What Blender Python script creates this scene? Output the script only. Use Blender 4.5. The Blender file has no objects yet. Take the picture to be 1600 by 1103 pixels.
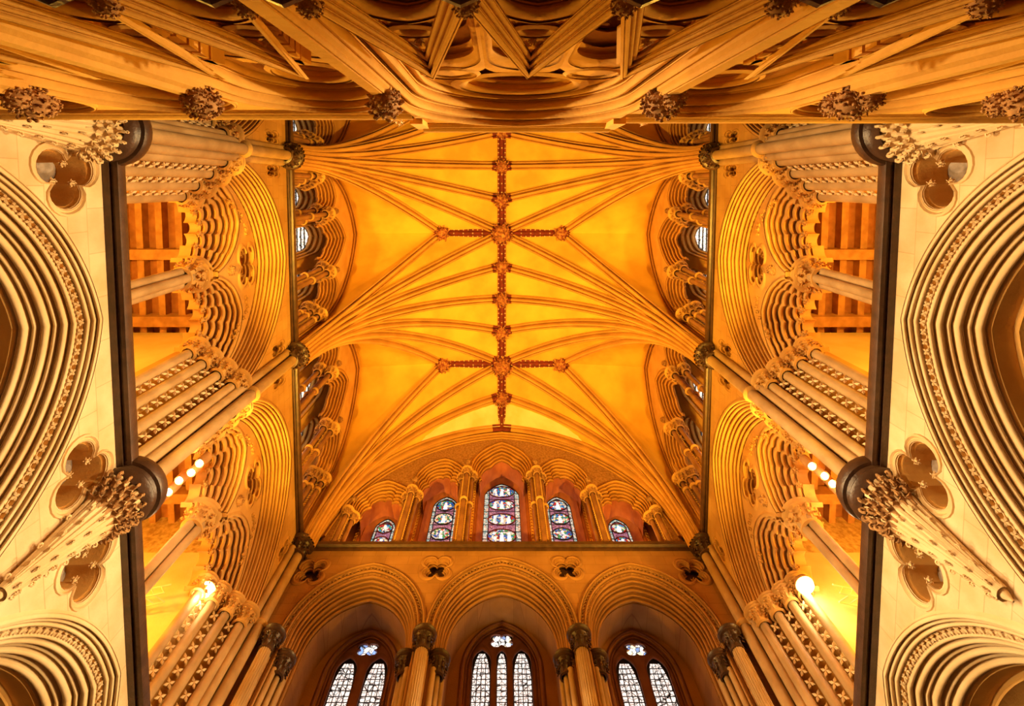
import bpy, math, random
import numpy as np
from mathutils import Vector, Matrix
from mathutils.geometry import tessellate_polygon
random.seed(7)
S = bpy.context.scene
PI = math.pi

# ------------------------------------------------------------------ camera, world, lights, exposure
# world axes: X to the right of the picture, Y (east) down the picture, Z up, away from the viewer
F, PX, PY = 740.0, 784.0, 334.0
T = math.atan(44.0 / F)
cd = bpy.data.cameras.new('camera'); cam = bpy.data.objects.new('camera', cd); S.collection.objects.link(cam)
right = Vector((1, 0, 0)); up = -Vector((0, math.cos(T), -math.sin(T))); back = right.cross(up)
m = Matrix.Identity(4)
for i in range(3):
    m[i][0], m[i][1], m[i][2] = right[i], up[i], back[i]
cam.matrix_world = m
cd.sensor_fit = 'HORIZONTAL'; cd.sensor_width = 36; cd.lens = 36 * F / 1600
cd.shift_x = (800 - PX) / 1600; cd.shift_y = -(551.5 - PY) / 1600
cd.clip_start = .05; cd.clip_end = 200
S.camera = cam
wd = bpy.data.worlds.new('world'); S.world = wd; wd.use_nodes = True
wd.node_tree.nodes['Background'].inputs[0].default_value = (1.0, .42, .08, 1)
wd.node_tree.nodes['Background'].inputs[1].default_value = .015
S.view_settings.view_transform = 'Standard'; S.view_settings.look = 'None'
S.view_settings.gamma = 1; S.view_settings.use_curve_mapping = False
S.view_settings.exposure = 0.0
WARM = (1.0, .52, .055); PALE = (1.0, .74, .40)

def spot(name, loc, to, power, col, size=.15, angle=120, blend=.8):
    l = bpy.data.lights.new(name, 'SPOT'); l.energy = power; l.color = col; l.shadow_soft_size = size
    l.spot_size = math.radians(angle); l.spot_blend = blend
    o = bpy.data.objects.new(name, l); S.collection.objects.link(o); o.location = loc
    o.rotation_euler = (Vector(to) - Vector(loc)).to_track_quat('-Z', 'Y').to_euler()
    return o
def area(name, loc, to, power, col, sx, sy):
    l = bpy.data.lights.new(name, 'AREA'); l.energy = power; l.color = col
    l.shape = 'RECTANGLE'; l.size = sx; l.size_y = sy
    o = bpy.data.objects.new(name, l); S.collection.objects.link(o); o.location = loc
    o.rotation_euler = (Vector(to) - Vector(loc)).to_track_quat('-Z', 'Y').to_euler()
    return o
def point(name, loc, power, col, size=.1):
    l = bpy.data.lights.new(name, 'POINT'); l.energy = power; l.color = col; l.shadow_soft_size = size
    o = bpy.data.objects.new(name, l); S.collection.objects.link(o); o.location = loc
    return o
for sx in (-1, 1):
    # unseen spots added on the string ledge to light walls, screen and vault
    for y in (0.6, 4.0, 7.6):
        spot('ledge_fill_spot', (sx * 5.42, y, 7.05), (-sx * 5.6, y + .3, 5.0), 2800, PALE, .08, 66, .6)
    for y in (1.6, 6.3):
        spot('ledge_fill_uplight', (sx * 5.42, y, 7.05), (-sx * 1.2, y - .8, 18), 3950, WARM, .1, 96, .7)
    spot('ledge_fill_spot', (sx * 5.42, 2.4, 7.05), (-sx * 1.0, -.7, 2.8), 1500, WARM, .06, 80, .8)
    spot('ledge_fill_spot', (sx * 5.42, 3.4, 7.05), (-sx * 2.0, 9.9, 13.0), 160, WARM, .1, 90, .8)
    for y in (1.9, 6.6):
        spot('ledge_fill_spot', (sx * 5.42, y, 7.05), (-sx * 5.8, y + .2, 10.8), 900, WARM, .08, 62, .7)
    spot('floor_fill_spot', (sx * 2.2, 3.0, -1.2), (sx * 5.8, 3.0, 6.0), 120, PALE, .3, 75, .6)  # unseen spot added near the floor to lift the dark arch hollows
    point('gallery_flood', (sx * 8.6, 1.0, 8.2), 600, WARM, .15)
    point('gallery_flood', (sx * 8.6, 6.9, 8.2), 560, WARM, .15)
    point('clerestory_flood', (sx * 6.4, 1.9, 12.9), 60, WARM, .1)
    point('clerestory_flood', (sx * 6.4, 7.1, 12.9), 60, WARM, .1)

for x in (-4.0, -2.95, -1.21, 1.21, 2.95, 4.0):
    point('lancet_passage_lamp', (x, 10.55, 12.85), 26, WARM, .06)

# ------------------------------------------------------------------ materials
def mat(name, col, col2=None, rough=.8, nscale=3.0, bump=.25, bscale=30, emis=None, estr=0, metal=0, blocks=False):
    mt = bpy.data.materials.new(name); mt.use_nodes = True
    nt = mt.node_tree; b = nt.nodes['Principled BSDF']
    b.inputs['Roughness'].default_value = rough; b.inputs['Metallic'].default_value = metal
    tc = nt.nodes.new('ShaderNodeNewGeometry')
    n = nt.nodes.new('ShaderNodeTexNoise'); n.inputs['Scale'].default_value = nscale; n.inputs['Detail'].default_value = 5
    nt.links.new(tc.outputs['Position'], n.inputs['Vector'])
    r = nt.nodes.new('ShaderNodeMapRange'); r.inputs[1].default_value = .35; r.inputs[2].default_value = .65
    nt.links.new(n.outputs['Fac'], r.inputs[0])
    mx = nt.nodes.new('ShaderNodeMix'); mx.data_type = 'RGBA'
    c2 = col2 or tuple(c * .72 for c in col)
    mx.inputs[6].default_value = (*c2, 1); mx.inputs[7].default_value = (*col, 1)
    nt.links.new(r.outputs[0], mx.inputs[0]); nt.links.new(mx.outputs[2], b.inputs['Base Color'])
    if bump:
        n2 = nt.nodes.new('ShaderNodeTexNoise'); n2.inputs['Scale'].default_value = bscale; n2.inputs['Detail'].default_value = 4
        nt.links.new(tc.outputs['Position'], n2.inputs['Vector'])
        bp = nt.nodes.new('ShaderNodeBump'); bp.inputs['Strength'].default_value = bump; bp.inputs['Distance'].default_value = .02
        nt.links.new(n2.outputs['Fac'], bp.inputs['Height']); nt.links.new(bp.outputs[0], b.inputs['Normal'])
    if blocks:      # fine ashlar joints
        sp = nt.nodes.new('ShaderNodeSeparateXYZ'); cb_ = nt.nodes.new('ShaderNodeCombineXYZ'); nt.links.new(tc.outputs['Position'], sp.inputs[0])
        nt.links.new(sp.outputs[1 if blocks == 'yz' else 0], cb_.inputs[0]); nt.links.new(sp.outputs[2], cb_.inputs[1])
        br = nt.nodes.new('ShaderNodeTexBrick'); nt.links.new(cb_.outputs[0], br.inputs['Vector']); br.inputs['Scale'].default_value = 1
        br.inputs['Brick Width'].default_value = .62; br.inputs['Row Height'].default_value = .29; br.inputs['Mortar Size'].default_value = .006
        br.inputs['Color1'].default_value = (1, 1, 1, 1); br.inputs['Color2'].default_value = (.86, .86, .86, 1); br.inputs['Mortar'].default_value = (.72, .68, .62, 1)
        m2 = nt.nodes.new('ShaderNodeMix'); m2.data_type = 'RGBA'; m2.blend_type = 'MULTIPLY'; m2.inputs[0].default_value = 1
        nt.links.new(mx.outputs[2], m2.inputs[6]); nt.links.new(br.outputs['Color'], m2.inputs[7]); nt.links.new(m2.outputs[2], b.inputs['Base Color'])
    if emis:
        b.inputs['Emission Color'].default_value = (*emis, 1); b.inputs['Emission Strength'].default_value = estr
    return mt
M = {}
M['stone'] = mat('limestone', (.66, .38, .10), (.54, .28, .06), nscale=1.6)
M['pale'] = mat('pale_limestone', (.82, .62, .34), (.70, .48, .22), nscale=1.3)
M['web'] = mat('vault_web_stone', (.78, .46, .055), (.58, .31, .03), nscale=.8, bump=.3, bscale=7)
M['webpale'] = mat('bare_vault_stone', (.86, .70, .38), (.80, .55, .2), nscale=1.2, bump=.3, bscale=5)
M['rib'] = mat('rib_stone', (.60, .31, .06), (.48, .23, .04), nscale=1.5)
M['east'] = mat('shaded_brown_limestone', (.44, .22, .065), (.34, .16, .04), nscale=1.4)  # same limestone, browner and darkened to put the east wall's dimness into it
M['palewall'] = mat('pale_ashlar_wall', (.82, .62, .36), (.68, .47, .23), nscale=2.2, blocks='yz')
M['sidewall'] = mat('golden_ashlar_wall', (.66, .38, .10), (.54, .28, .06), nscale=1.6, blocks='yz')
M['eastwall'] = mat('shaded_brown_ashlar', (.44, .22, .065), (.34, .16, .04), nscale=1.6, blocks='xz')  # ashlar copy with the same dimness mixed into its colour
M['screen'] = mat('golden_screen_stone', (.72, .39, .06), (.60, .30, .04), nscale=3)
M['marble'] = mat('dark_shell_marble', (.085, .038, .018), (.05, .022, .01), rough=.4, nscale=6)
M['shaft'] = mat('polished_brown_marble', (.36, .17, .07), (.22, .10, .04), rough=.4, nscale=3)
M['colstone'] = mat('grey_brown_shaft_stone', (.52, .34, .15), (.38, .23, .09), rough=.6, nscale=2.5)
M['red'] = mat('red_paint', (.22, .025, .015), (.12, .015, .01), nscale=9)
M['white'] = mat('cream_paint', (.8, .6, .35))
M['redstone'] = mat('painted_red_brown_plaster', (.46, .15, .05), (.36, .10, .03), nscale=3)
M['carved'] = mat('carved_foliage_stone', (.52, .28, .10), (.28, .13, .04), nscale=14)
M['bosspaint'] = mat('painted_boss_carving', (.55, .24, .07), (.20, .03, .015), nscale=10)
M['timber'] = mat('oak_beam', (.52, .27, .08), (.36, .17, .05), nscale=4)
M['board'] = mat('oak_board', (.40, .16, .045), (.30, .11, .03), nscale=5)
M['rubble'] = mat('rubble_masonry', (.70, .50, .18), (.40, .24, .07), nscale=9, bump=.8, bscale=12)
M['plaster'] = mat('ochre_plaster', (.82, .62, .26), (.72, .50, .18), nscale=1.2)
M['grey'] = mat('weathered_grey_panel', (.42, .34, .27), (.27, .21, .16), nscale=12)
M['lead'] = mat('window_lead', (.015, .012, .012), rough=.5, bump=0)
M['purple'] = mat('window_tracery_stone', (.30, .13, .10), (.22, .09, .06))
M['floor'] = mat('floor_stone', (.16, .09, .05))
M['black'] = mat('black_metal', (.02, .02, .02), rough=.4, bump=0)
M['glow'] = mat('lamp_glow', (1, .9, .6), bump=0, emis=(1, .82, .42), estr=14)
M['bulb'] = mat('flood_glow', (1, .9, .7), bump=0, emis=(1, .88, .55), estr=30)
M['clear'] = mat('daylit_pale_glass', (.8, .8, .78), (.7, .68, .6), bump=0, emis=(1, .93, .85), estr=1.15)
M['white_glass'] = mat('daylit_white_glass', (.9, .9, .9), bump=0, emis=(1, .97, .92), estr=2.0)

def glass_mat(name, cols, scale, base, estr=1.0):
    """coloured daylit glass: small cells of the listed colours"""
    mt = bpy.data.materials.new(name); mt.use_nodes = True; nt = mt.node_tree; b = nt.nodes['Principled BSDF']
    g = nt.nodes.new('ShaderNodeNewGeometry')
    v = nt.nodes.new('ShaderNodeTexVoronoi'); v.inputs['Scale'].default_value = scale
    nt.links.new(g.outputs['Position'], v.inputs['Vector'])
    sp = nt.nodes.new('ShaderNodeSeparateColor'); nt.links.new(v.outputs['Color'], sp.inputs[0])
    cr = nt.nodes.new('ShaderNodeValToRGB'); cr.color_ramp.interpolation = 'CONSTANT'
    el = cr.color_ramp.elements
    while len(el) < len(cols): el.new(.5)
    for i, c in enumerate(cols):
        el[i].position = i / len(cols); el[i].color = (*c, 1)
    nt.links.new(sp.outputs[0], cr.inputs[0])
    v2 = nt.nodes.new('ShaderNodeTexVoronoi'); v2.feature = 'DISTANCE_TO_EDGE'; v2.inputs['Scale'].default_value = scale
    nt.links.new(g.outputs['Position'], v2.inputs['Vector'])
    mr = nt.nodes.new('ShaderNodeMapRange'); mr.inputs[1].default_value = .02; mr.inputs[2].default_value = .08
    nt.links.new(v2.outputs['Distance'], mr.inputs[0])
    mx = nt.nodes.new('ShaderNodeMix'); mx.data_type = 'RGBA'; mx.blend_type = 'MULTIPLY'; mx.inputs[0].default_value = 1
    nt.links.new(cr.outputs[0], mx.inputs[6]); nt.links.new(mr.outputs[0], mx.inputs[7])
    nt.links.new(mx.outputs[2], b.inputs['Base Color']); nt.links.new(mx.outputs[2], b.inputs['Emission Color'])
    b.inputs['Emission Strength'].default_value = estr; b.inputs['Roughness'].default_value = .3
    return mt
M['medal'] = glass_mat('medallion_glass', [(.02, .12, .55), (.75, .75, .6), (.05, .3, .6), (.8, .65, .4), (.5, .03, .03), (.7, .8, .85), (.05, .35, .12)], 13, None, 1.0)
M['mauve'] = glass_mat('mauve_ground_glass', [(.42, .2, .34), (.36, .16, .3), (.5, .27, .36)], 16, None, .8)
M['border'] = glass_mat('border_glass', [(.55, .66, .6), (.75, .78, .66), (.3, .5, .5), (.7, .5, .4)], 15, None, 1.0)
M['lighty'] = glass_mat('pale_quarry_glass', [(1, .93, .84), (1, .86, .78), (.9, .85, .8), (1, .97, .9)], 9, None, 1.25)
M['jewel'] = glass_mat('jewel_glass', [(1, .97, .9), (.9, .9, .85), (.25, .35, .6), (1, .9, .6), (.9, .85, .8)], 8, None, 1.2)
M['sideglass'] = glass_mat('side_daylit_glass', [(1, .98, .92), (1, 1, 1), (.95, .9, .75), (1, .95, .85)], 6, None, 1.5)

# ------------------------------------------------------------------ mesh building
class MB:
    def __init__(s): s.v = []; s.f = []
    def add(s, vs, fs):
        o = len(s.v); s.v.extend(vs); s.f.extend([tuple(i + o for i in f) for f in fs]); return s
    def grid(s, rows, close_u=False, close_v=False):
        n, k = len(rows), len(rows[0]); fs = []
        for i in range(n if close_u else n - 1):
            for j in range(k if close_v else k - 1):
                a = i * k + j; b = i * k + (j + 1) % k; c = ((i + 1) % n) * k + (j + 1) % k; d = ((i + 1) % n) * k + j
                fs.append((a, b, c, d))
        return s.add([p for r in rows for p in r], fs)
    def box(s, x0, x1, y0, y1, z0, z1):
        return s.add([(x0, y0, z0), (x1, y0, z0), (x1, y1, z0), (x0, y1, z0), (x0, y0, z1), (x1, y0, z1), (x1, y1, z1), (x0, y1, z1)],
                     [(0, 3, 2, 1), (4, 5, 6, 7), (0, 1, 5, 4), (1, 2, 6, 5), (2, 3, 7, 6), (3, 0, 4, 7)])
    def cyl(s, p0, p1, r, n=12, r1=None, caps=True):
        p0, p1 = Vector(p0), Vector(p1); d = (p1 - p0).normalized()
        a = d.orthogonal().normalized(); b = d.cross(a); r1 = r if r1 is None else r1
        rows = [[tuple(p + (a * math.cos(2 * PI * k / n) + b * math.sin(2 * PI * k / n)) * q) for k in range(n)] for p, q in ((p0, r), (p1, r1))]
        o = len(s.v); s.grid(rows, close_v=True)
        if caps:
            s.f.append(tuple(range(o + n - 1, o - 1, -1))); s.f.append(tuple(range(o + n, o + 2 * n)))
        return s
    def lathe(s, c, prof, n=16, a0=0, a1=2 * PI):
        full = abs(a1 - a0 - 2 * PI) < 1e-6; k = n if full else n + 1
        rows = [[(c[0] + r * math.cos(a0 + (a1 - a0) * i / n), c[1] + r * math.sin(a0 + (a1 - a0) * i / n), c[2] + z) for i in range(k)] for r, z in prof]
        return s.grid(rows, close_v=full)
    def tube(s, pts, r, n=6, closed=False):
        P = [Vector(p) for p in pts]; N = len(P); rows = []
        for i in range(N):
            t = (P[(i + 1) % N] - P[i - 1]) if closed else (P[min(i + 1, N - 1)] - P[max(i - 1, 0)])
            t.normalize(); ref = Vector((.31, .17, .93)) if abs(t.z) < .9 else Vector((1, .2, 0))
            a = t.cross(ref).normalized(); b = t.cross(a)
            rows.append([tuple(P[i] + (a * math.cos(2 * PI * k / n) + b * math.sin(2 * PI * k / n)) * r) for k in range(n)])
        return s.grid(rows, close_u=closed, close_v=True)
    def mesh(s, name, sharp=38, origin=None):
        v = np.array(s.v, dtype=float)
        if origin is None: origin = (v.min(0) + v.max(0)) / 2
        me = bpy.data.meshes.new(name); me.from_pydata([tuple(p) for p in (v - origin)], [], s.f); me.validate(); me.update()
        me.shade_smooth(); me.set_sharp_from_angle(angle=math.radians(sharp))
        return me, Vector(origin)

LOC = {}
def tag(o, label=None, cat=None, group=None, kind=None):
    if label: o['label'] = label
    if cat: o['category'] = cat
    if group: o['group'] = group
    if kind: o['kind'] = kind
    return o
def empty(name, loc, label=None, cat=None, group=None, kind=None):
    o = bpy.data.objects.new(name, None); S.collection.objects.link(o); o.location = loc; o.empty_display_size = .1
    LOC[o.name] = Vector(loc)
    return tag(o, label, cat, group, kind)
def absloc(o):
    return LOC[o.name]
def obj(name, mb, mt, parent=None, sharp=38, **kw):
    me, org = mb.mesh(name, sharp); me.materials.append(M[mt])
    o = bpy.data.objects.new(name, me); S.collection.objects.link(o)
    LOC[o.name] = org
    if parent is not None: o.parent = parent; o.location = org - absloc(parent)
    else: o.location = org
    return tag(o, kw.get('label'), kw.get('cat'), kw.get('group'), kw.get('kind'))
def inst(name, me, mtx, parent=None, **kw):
    o = bpy.data.objects.new(name, me); S.collection.objects.link(o)
    LOC[o.name] = mtx.to_translation()
    if parent is not None: o.parent = parent; mtx = Matrix.Translation(-absloc(parent)) @ mtx
    o.matrix_basis = mtx
    return tag(o, kw.get('label'), kw.get('cat'), kw.get('group'), kw.get('kind'))
def basis(x, y, z, loc, sc=1.0):
    m = Matrix.Identity(4)
    for i in range(3): m[i][0], m[i][1], m[i][2], m[i][3] = x[i] * sc, y[i] * sc, z[i] * sc, loc[i]
    return m

W, EY, D = 5.6, 9.95, .68
FR = {'left': lambda u, v, w: (-W - w, u, v), 'right': lambda u, v, w: (W + w, u, v),
      'east': lambda u, v, w: (u, EY + w, v), 'screen': lambda u, v, w: (u, -D - w, v)}
def axes(fr):
    o = Vector(fr(0, 0, 0)); return Vector(fr(1, 0, 0)) - o, Vector(fr(0, 1, 0)) - o, Vector(fr(0, 0, 1)) - o

def arc(P0, P1, e, n=18):
    """arc from the springing P0 to the apex P1 whose tangent at P1 rises e degrees"""
    dx, dy = P1[0] - P0[0], P1[1] - P0[1]; sg = 1 if dx >= 0 else -1; dx = abs(dx)
    be = math.atan2(dy, dx); e = math.radians(e); dl = be - e
    if abs(dl) < 1e-3: return [(P0[0] + (P1[0] - P0[0]) * i / n, P0[1] + dy * i / n) for i in range(n + 1)]
    L = math.hypot(dx, dy); R = L / (2 * math.sin(dl)); ts = be + dl; pts = []
    for i in range(n + 1):
        a = ts - 2 * dl * i / n
        x = R * (math.sin(ts) - math.sin(a)); y = R * (math.cos(a) - math.cos(ts))
        pts.append((P0[0] + sg * x, P0[1] + y))
    return pts
def arch(uc, a, v0, v1, e=6, n=18, leg=None, vr=None):
    """pointed arch: optional legs down to leg; vr = other springing height on the right"""
    # stilt the arch when a single arc would bulge past its springing
    vs = max(v0 + .001, v1 - a * math.tan(math.radians((88 + e) / 2)))
    l = [(uc - a, v0)] + arc((uc - a, vs), (uc, v1), e, n); r = [(uc + a, v0)] + arc((uc + a, vs), (uc, v1), e, n)
    p = l + r[::-1][1:]
    if leg is not None: p = [(uc - a, leg)] + p + [(uc + a, leg)]
    return p
def cusp(pts, c, k, dep, skip=0):
    """give an arch k foils by pushing points towards c"""
    N = len(pts) - 1 - 2 * skip; out = []
    for i, (u, v) in enumerate(pts):
        j = i - skip
        if 0 <= j <= N:
            t = j / N; f = (1 - abs(math.sin(k * PI * t))) ** 1.6
            if j in (0, N): f = 0
            du, dv = c[0] - u, c[1] - v; L = math.hypot(du, dv) or 1
            out.append((u + du / L * dep * f, v + dv / L * dep * f))
        else: out.append((u, v))
    return out
UNIT = [(0, -.45), (.07, -.42), (.10, -.1), (.13, .06), (.2, .2), (.32, .29), (.45, .31), (.58, .26), (.68, .12), (.72, -.06), (.73, -.22), (.80, -.10), (.87, -.12), (.89, -.3), (.93, -.45)]
def rolls(weights, w0, w1, bulge=1.0, rho=1.0):
    """profile (s, w) of rolls and hollows stepping from s=0,w=w0 to s=1,w=w1"""
    tot = sum(weights); t0 = 0; out = [(0, w0)]; dl = math.hypot(rho, w1 - w0)
    ns, nw = (w1 - w0) / dl, -rho / dl
    for q in weights:
        L = q / tot
        for t, h in UNIT:
            tt = t0 + t * L; hh = h * L * dl * bulge
            out.append((tt + ns * hh / rho, w0 + (w1 - w0) * tt + nw * hh))
        t0 += L
    out.append((1, w1)); return out
def loft(mb, fr, A, B, prof):
    rows = [[fr(a[0] + (b[0] - a[0]) * s_, a[1] + (b[1] - a[1]) * s_, w) for s_, w in prof] for a, b in zip(A, B)]
    return mb.grid(rows)
def plate(mb, fr, outer, holes, w0, w1):
    polys = [outer] + holes; flat = [p for pl in polys for p in pl]; n = len(flat)
    tris = tessellate_polygon([[Vector((p[0], p[1], 0)) for p in pl] for pl in polys])
    vs = [fr(p[0], p[1], w0) for p in flat] + [fr(p[0], p[1], w1) for p in flat]
    fs = [tuple(t) for t in tris] + [tuple(i + n for i in reversed(t)) for t in tris]
    o = 0
    for pl in polys:
        k = len(pl)
        for i in range(k): fs.append((o + i, o + (i + 1) % k, o + n + (i + 1) % k, o + n + i))
        o += k
    return mb.add(vs, fs)
def foil(c, k, R, r, n=10, rot=0, su=1, sv=1):
    """closed outline of k lobes"""
    pts = []
    for i in range(k * n):
        t = i / n; f = abs(math.sin(PI * t)) ** .7
        a = rot + 2 * PI * i / (k * n); q = r + (R - r) * f
        pts.append((c[0] + su * q * math.cos(a), c[1] + sv * q * math.sin(a)))
    return pts
def ring(mb, fr, outer, inner, prof):
    rows = [[fr(a[0] + (b[0] - a[0]) * s_, a[1] + (b[1] - a[1]) * s_, w) for s_, w in prof] for a, b in zip(outer, inner)]
    return mb.grid(rows, close_u=True)
def scale_path(P, c, k):
    return [(c[0] + (p[0] - c[0]) * k, c[1] + (p[1] - c[1]) * k) for p in P]

# ---- shared small carvings
def leaf_into(mb, base, outd, upd, ln, wd, curl=1.0, n=5):
    """a stalk of stiff leaf rising from base and curling outward to a knob"""
    o, u = Vector(outd).normalized(), Vector(upd).normalized(); sd = o.cross(u).normalized(); rows = []
    for i in range(n + 1):
        t = i / n; a = t * t * PI * .95 * curl
        p = Vector(base) + u * (ln * (t - .45 * t * t * t)) + o * (ln * .55 * t * t) - u * (ln * .32 * max(0, t - .7) / .3) * curl
        ww = wd * (.35 + .9 * math.sin(PI * min(1, t * 1.05)) ** 1.0 * (.6 + .4 * t)); nn = o * .35 * wd
        rows.append([tuple(p - sd * ww - nn), tuple(p - sd * ww * .5 + nn * .3), tuple(p + nn * 1.2), tuple(p + sd * ww * .5 + nn * .3), tuple(p + sd * ww - nn)])
    mb.grid(rows)
def lump_into(mb, c, r, rng, n=6):
    rows = []
    for j in range(4):
        ph = PI * (j + .15) / 3.3; rr = r * math.sin(ph) * (1 + .25 * rng.random())
        rows.append([(c[0] + rr * math.cos(2 * PI * k / n + j * .4), c[1] + rr * math.sin(2 * PI * k / n + j * .4), c[2] + r * math.cos(ph)) for k in range(n)])
    mb.grid(rows, close_v=True)
def curl_into(mb, c, outd, r, tk=.3, flip=1):
    """small spiral crocket in the plane of outd and the vertical"""
    o = Vector(outd).normalized(); pts = []
    for k in range(9):
        a = -PI / 2 + k / 8 * PI * 1.9; q = r * (1 - .55 * k / 8)
        pts.append(tuple(Vector(c) + o * (q * math.cos(a)) + Vector((0, 0, q * math.sin(a) * flip))))
    mb.tube(pts, r * tk, 5)
def mesh_capital():
    """round stiff-leaf capital, shaft radius 1, height 2.6, axis Z, moulded abacus on top"""
    b = MB(); b.lathe((0, 0, 0), [(.95, -.1), (1.28, 0), (1.3, .12), (1.05, .2), (1.05, .7), (1.25, 1.3), (1.6, 1.8), (1.7, 1.9)], 18)
    rg = random.Random(3)
    for tier, (n, z, ln) in enumerate(((9, .25, 1.25), (11, .85, 1.15))):
        for k in range(n):
            a = 2 * PI * (k + .5 * tier) / n; o = (math.cos(a), math.sin(a), 0)
            leaf_into(b, (o[0] * (1.02 + .12 * tier), o[1] * (1.02 + .12 * tier), z), o, (0, 0, 1), ln, .27)
            q = 1.75 + .12 * tier; lump_into(b, (o[0] * q, o[1] * q, z + ln * .62), .16, rg, 5)
    b2 = MB(); b2.lathe((0, 0, 0), [(1.55, 1.85), (1.95, 1.9), (2.08, 2.0), (2.0, 2.1), (1.9, 2.16), (2.1, 2.28), (2.18, 2.42), (2.1, 2.55), (0, 2.6)], 24)
    return b, b2
def mesh_ball(seed, n=46, core=.62, ls=.34):
    """knot of crisp leaves about a ball of radius about 1"""
    rg = random.Random(seed); b = MB()
    b.lathe((0, 0, 0), [(core * math.sin(PI * j / 8) + .001, core * math.cos(PI * j / 8)) for j in range(9)], 12)
    for i in range(n):
        z = 1 - 2 * (i + .5) / n; a = i * 2.39996 + rg.random() * .4; q = math.sqrt(max(0, 1 - z * z))
        d = Vector((q * math.cos(a), q * math.sin(a), z)); t = d.orthogonal(); t.rotate(Matrix.Rotation(rg.random() * 6.28, 3, d))
        L = ls * (.8 + .5 * rg.random())
        leaf_into(b, d * (core * .95) - t * L * .4, d, t, L * 1.5, L * .42, 1.0, 4)
        if i % 2 == 0: lump_into(b, tuple(d * (core + ls * .62)), .09, rg, 5)
    return b
def mesh_tooth():
    b = MB()
    for k in range(4):
        a = PI / 4 + k * PI / 2; c, s_ = math.cos(a), math.sin(a)
        R = lambda x, y, z: (x * c - y * s_, x * s_ + y * c, z)
        b.add([R(.0, 0, .42), R(.30, -.20, .30), R(.68, 0, .34), R(.30, .20, .30), R(.36, 0, .52), R(.45, 0, 0)],
              [(0, 1, 4), (1, 2, 4), (2, 3, 4), (3, 0, 4), (1, 5, 2), (2, 5, 3), (0, 5, 1), (3, 5, 0)])
    return b
def shared(b, name, mt, sharp=38):
    me, _ = b.mesh(name, sharp, origin=(0, 0, 0)); me.materials.append(M[mt]); return me
cb, cab = mesh_capital()
ME = {'cap': shared(cb, 'capital_bell', 'stone'), 'abacus': shared(cab, 'abacus', 'stone'),
      'capd': shared(cb, 'capital_bell_dark', 'marble'), 'abacusd': shared(cab, 'abacus_dark', 'marble'),
      'capc': shared(cb, 'capital_bell_carved', 'carved'),
      'ball': shared(mesh_ball(1, 78, .74, .22), 'foliage_knot', 'carved'), 'ball2': shared(mesh_ball(5, 84, .74, .21), 'foliage_knot_b', 'carved'),
      'boss': shared(mesh_ball(9, 64, .66, .28), 'boss_carving', 'bosspaint'), 'boss2': shared(mesh_ball(21, 44, .66, .33), 'boss_carving_b', 'bosspaint'),
      'tuft': shared(mesh_ball(4, 14, .45, .5), 'leaf_tuft', 'stone'),
      'tooth': shared(mesh_tooth(), 'dogtooth_flower', 'stone'), 'toothp': shared(mesh_tooth(), 'dogtooth_flower_pale', 'pale'),
      'toothr': shared(mesh_tooth(), 'dogtooth_flower_red', 'rib')}
ME['tuftp'] = ME['tuft'].copy(); ME['tuftp'].materials.clear(); ME['tuftp'].materials.append(M['pale'])
def capital(loc, r, parent, dark=False, carved=False, name='capital', sz=1.0):
    mt = Matrix.Translation(loc) @ Matrix.Diagonal((r, r, r * sz, 1))
    o = inst(name, ME['capd' if dark else ('capc' if carved else 'cap')], mt, parent)
    ab = bpy.data.objects.new('abacus', ME['abacusd' if dark else 'abacus']); S.collection.objects.link(ab); ab.parent = o
    return o
def ringband(mb, c, r, h=.05):
    mb.lathe(c, [(r, -h), (r * 1.35, -h * .6), (r * 1.5, 0), (r * 1.35, h * .6), (r, h)], 14)
def tooth_strip(parent, P0, P1, lat, out, size, me='tooth', pitch=1.45):
    """dogtooth flowers in a row from P0 to P1; lat across the strip, out towards the viewer"""
    P0, P1 = Vector(P0), Vector(P1); L = (P1 - P0).length; n = max(1, int(L / (size * pitch))); d = (P1 - P0).normalized()
    for i in range(n):
        inst('dogtooth', ME[me], basis(lat, d, out, P0 + d * (L * (i + .5) / n), size), parent)
def tooth_mesh_along(mb, fr, path, w, size, pitch=1.5, out=None):
    """same flower along a flat path, joined (too small to pick apart)"""
    t = mesh_tooth(); U, V, Wd = axes(fr); seg = [math.dist(path[i], path[i + 1]) for i in range(len(path) - 1)]
    tot = sum(seg); n = int(tot / (size * pitch)); acc = 0; i = 0; pos = []
    for k in range(n):
        q = (k + .5) / n * tot
        while i < len(seg) - 1 and acc + seg[i] < q: acc += seg[i]; i += 1
        f = (q - acc) / max(seg[i], 1e-9); a, b = path[i], path[i + 1]
        pos.append((a[0] + (b[0] - a[0]) * f, a[1] + (b[1] - a[1]) * f, (b[0] - a[0]) / max(seg[i], 1e-9), (b[1] - a[1]) / max(seg[i], 1e-9)))
    if mb is None: return pos
    for u, v, du, dv in pos:
        o = Vector(fr(u, v, w)); x = U * du + V * dv; y = U * -dv + V * du
        mb.add([tuple(o + (x * p[0] + y * p[1] - Wd * p[2]) * size) for p in t.v], t.f)
    return pos
def mid(A, B, s_): return [(a[0] + (b[0] - a[0]) * s_, a[1] + (b[1] - a[1]) * s_) for a, b in zip(A, B)]

PIER = [-6.03, -.76, 4.48, 9.75]
BAY = [(-3.4), 1.86, 7.12]
BN = ['bay by the screen', 'middle bay', 'bay by the east wall']
SIDE = [('left', -1), ('right', 1)]
SP1, SP2 = 6.65, 12.35          # string courses
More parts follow.
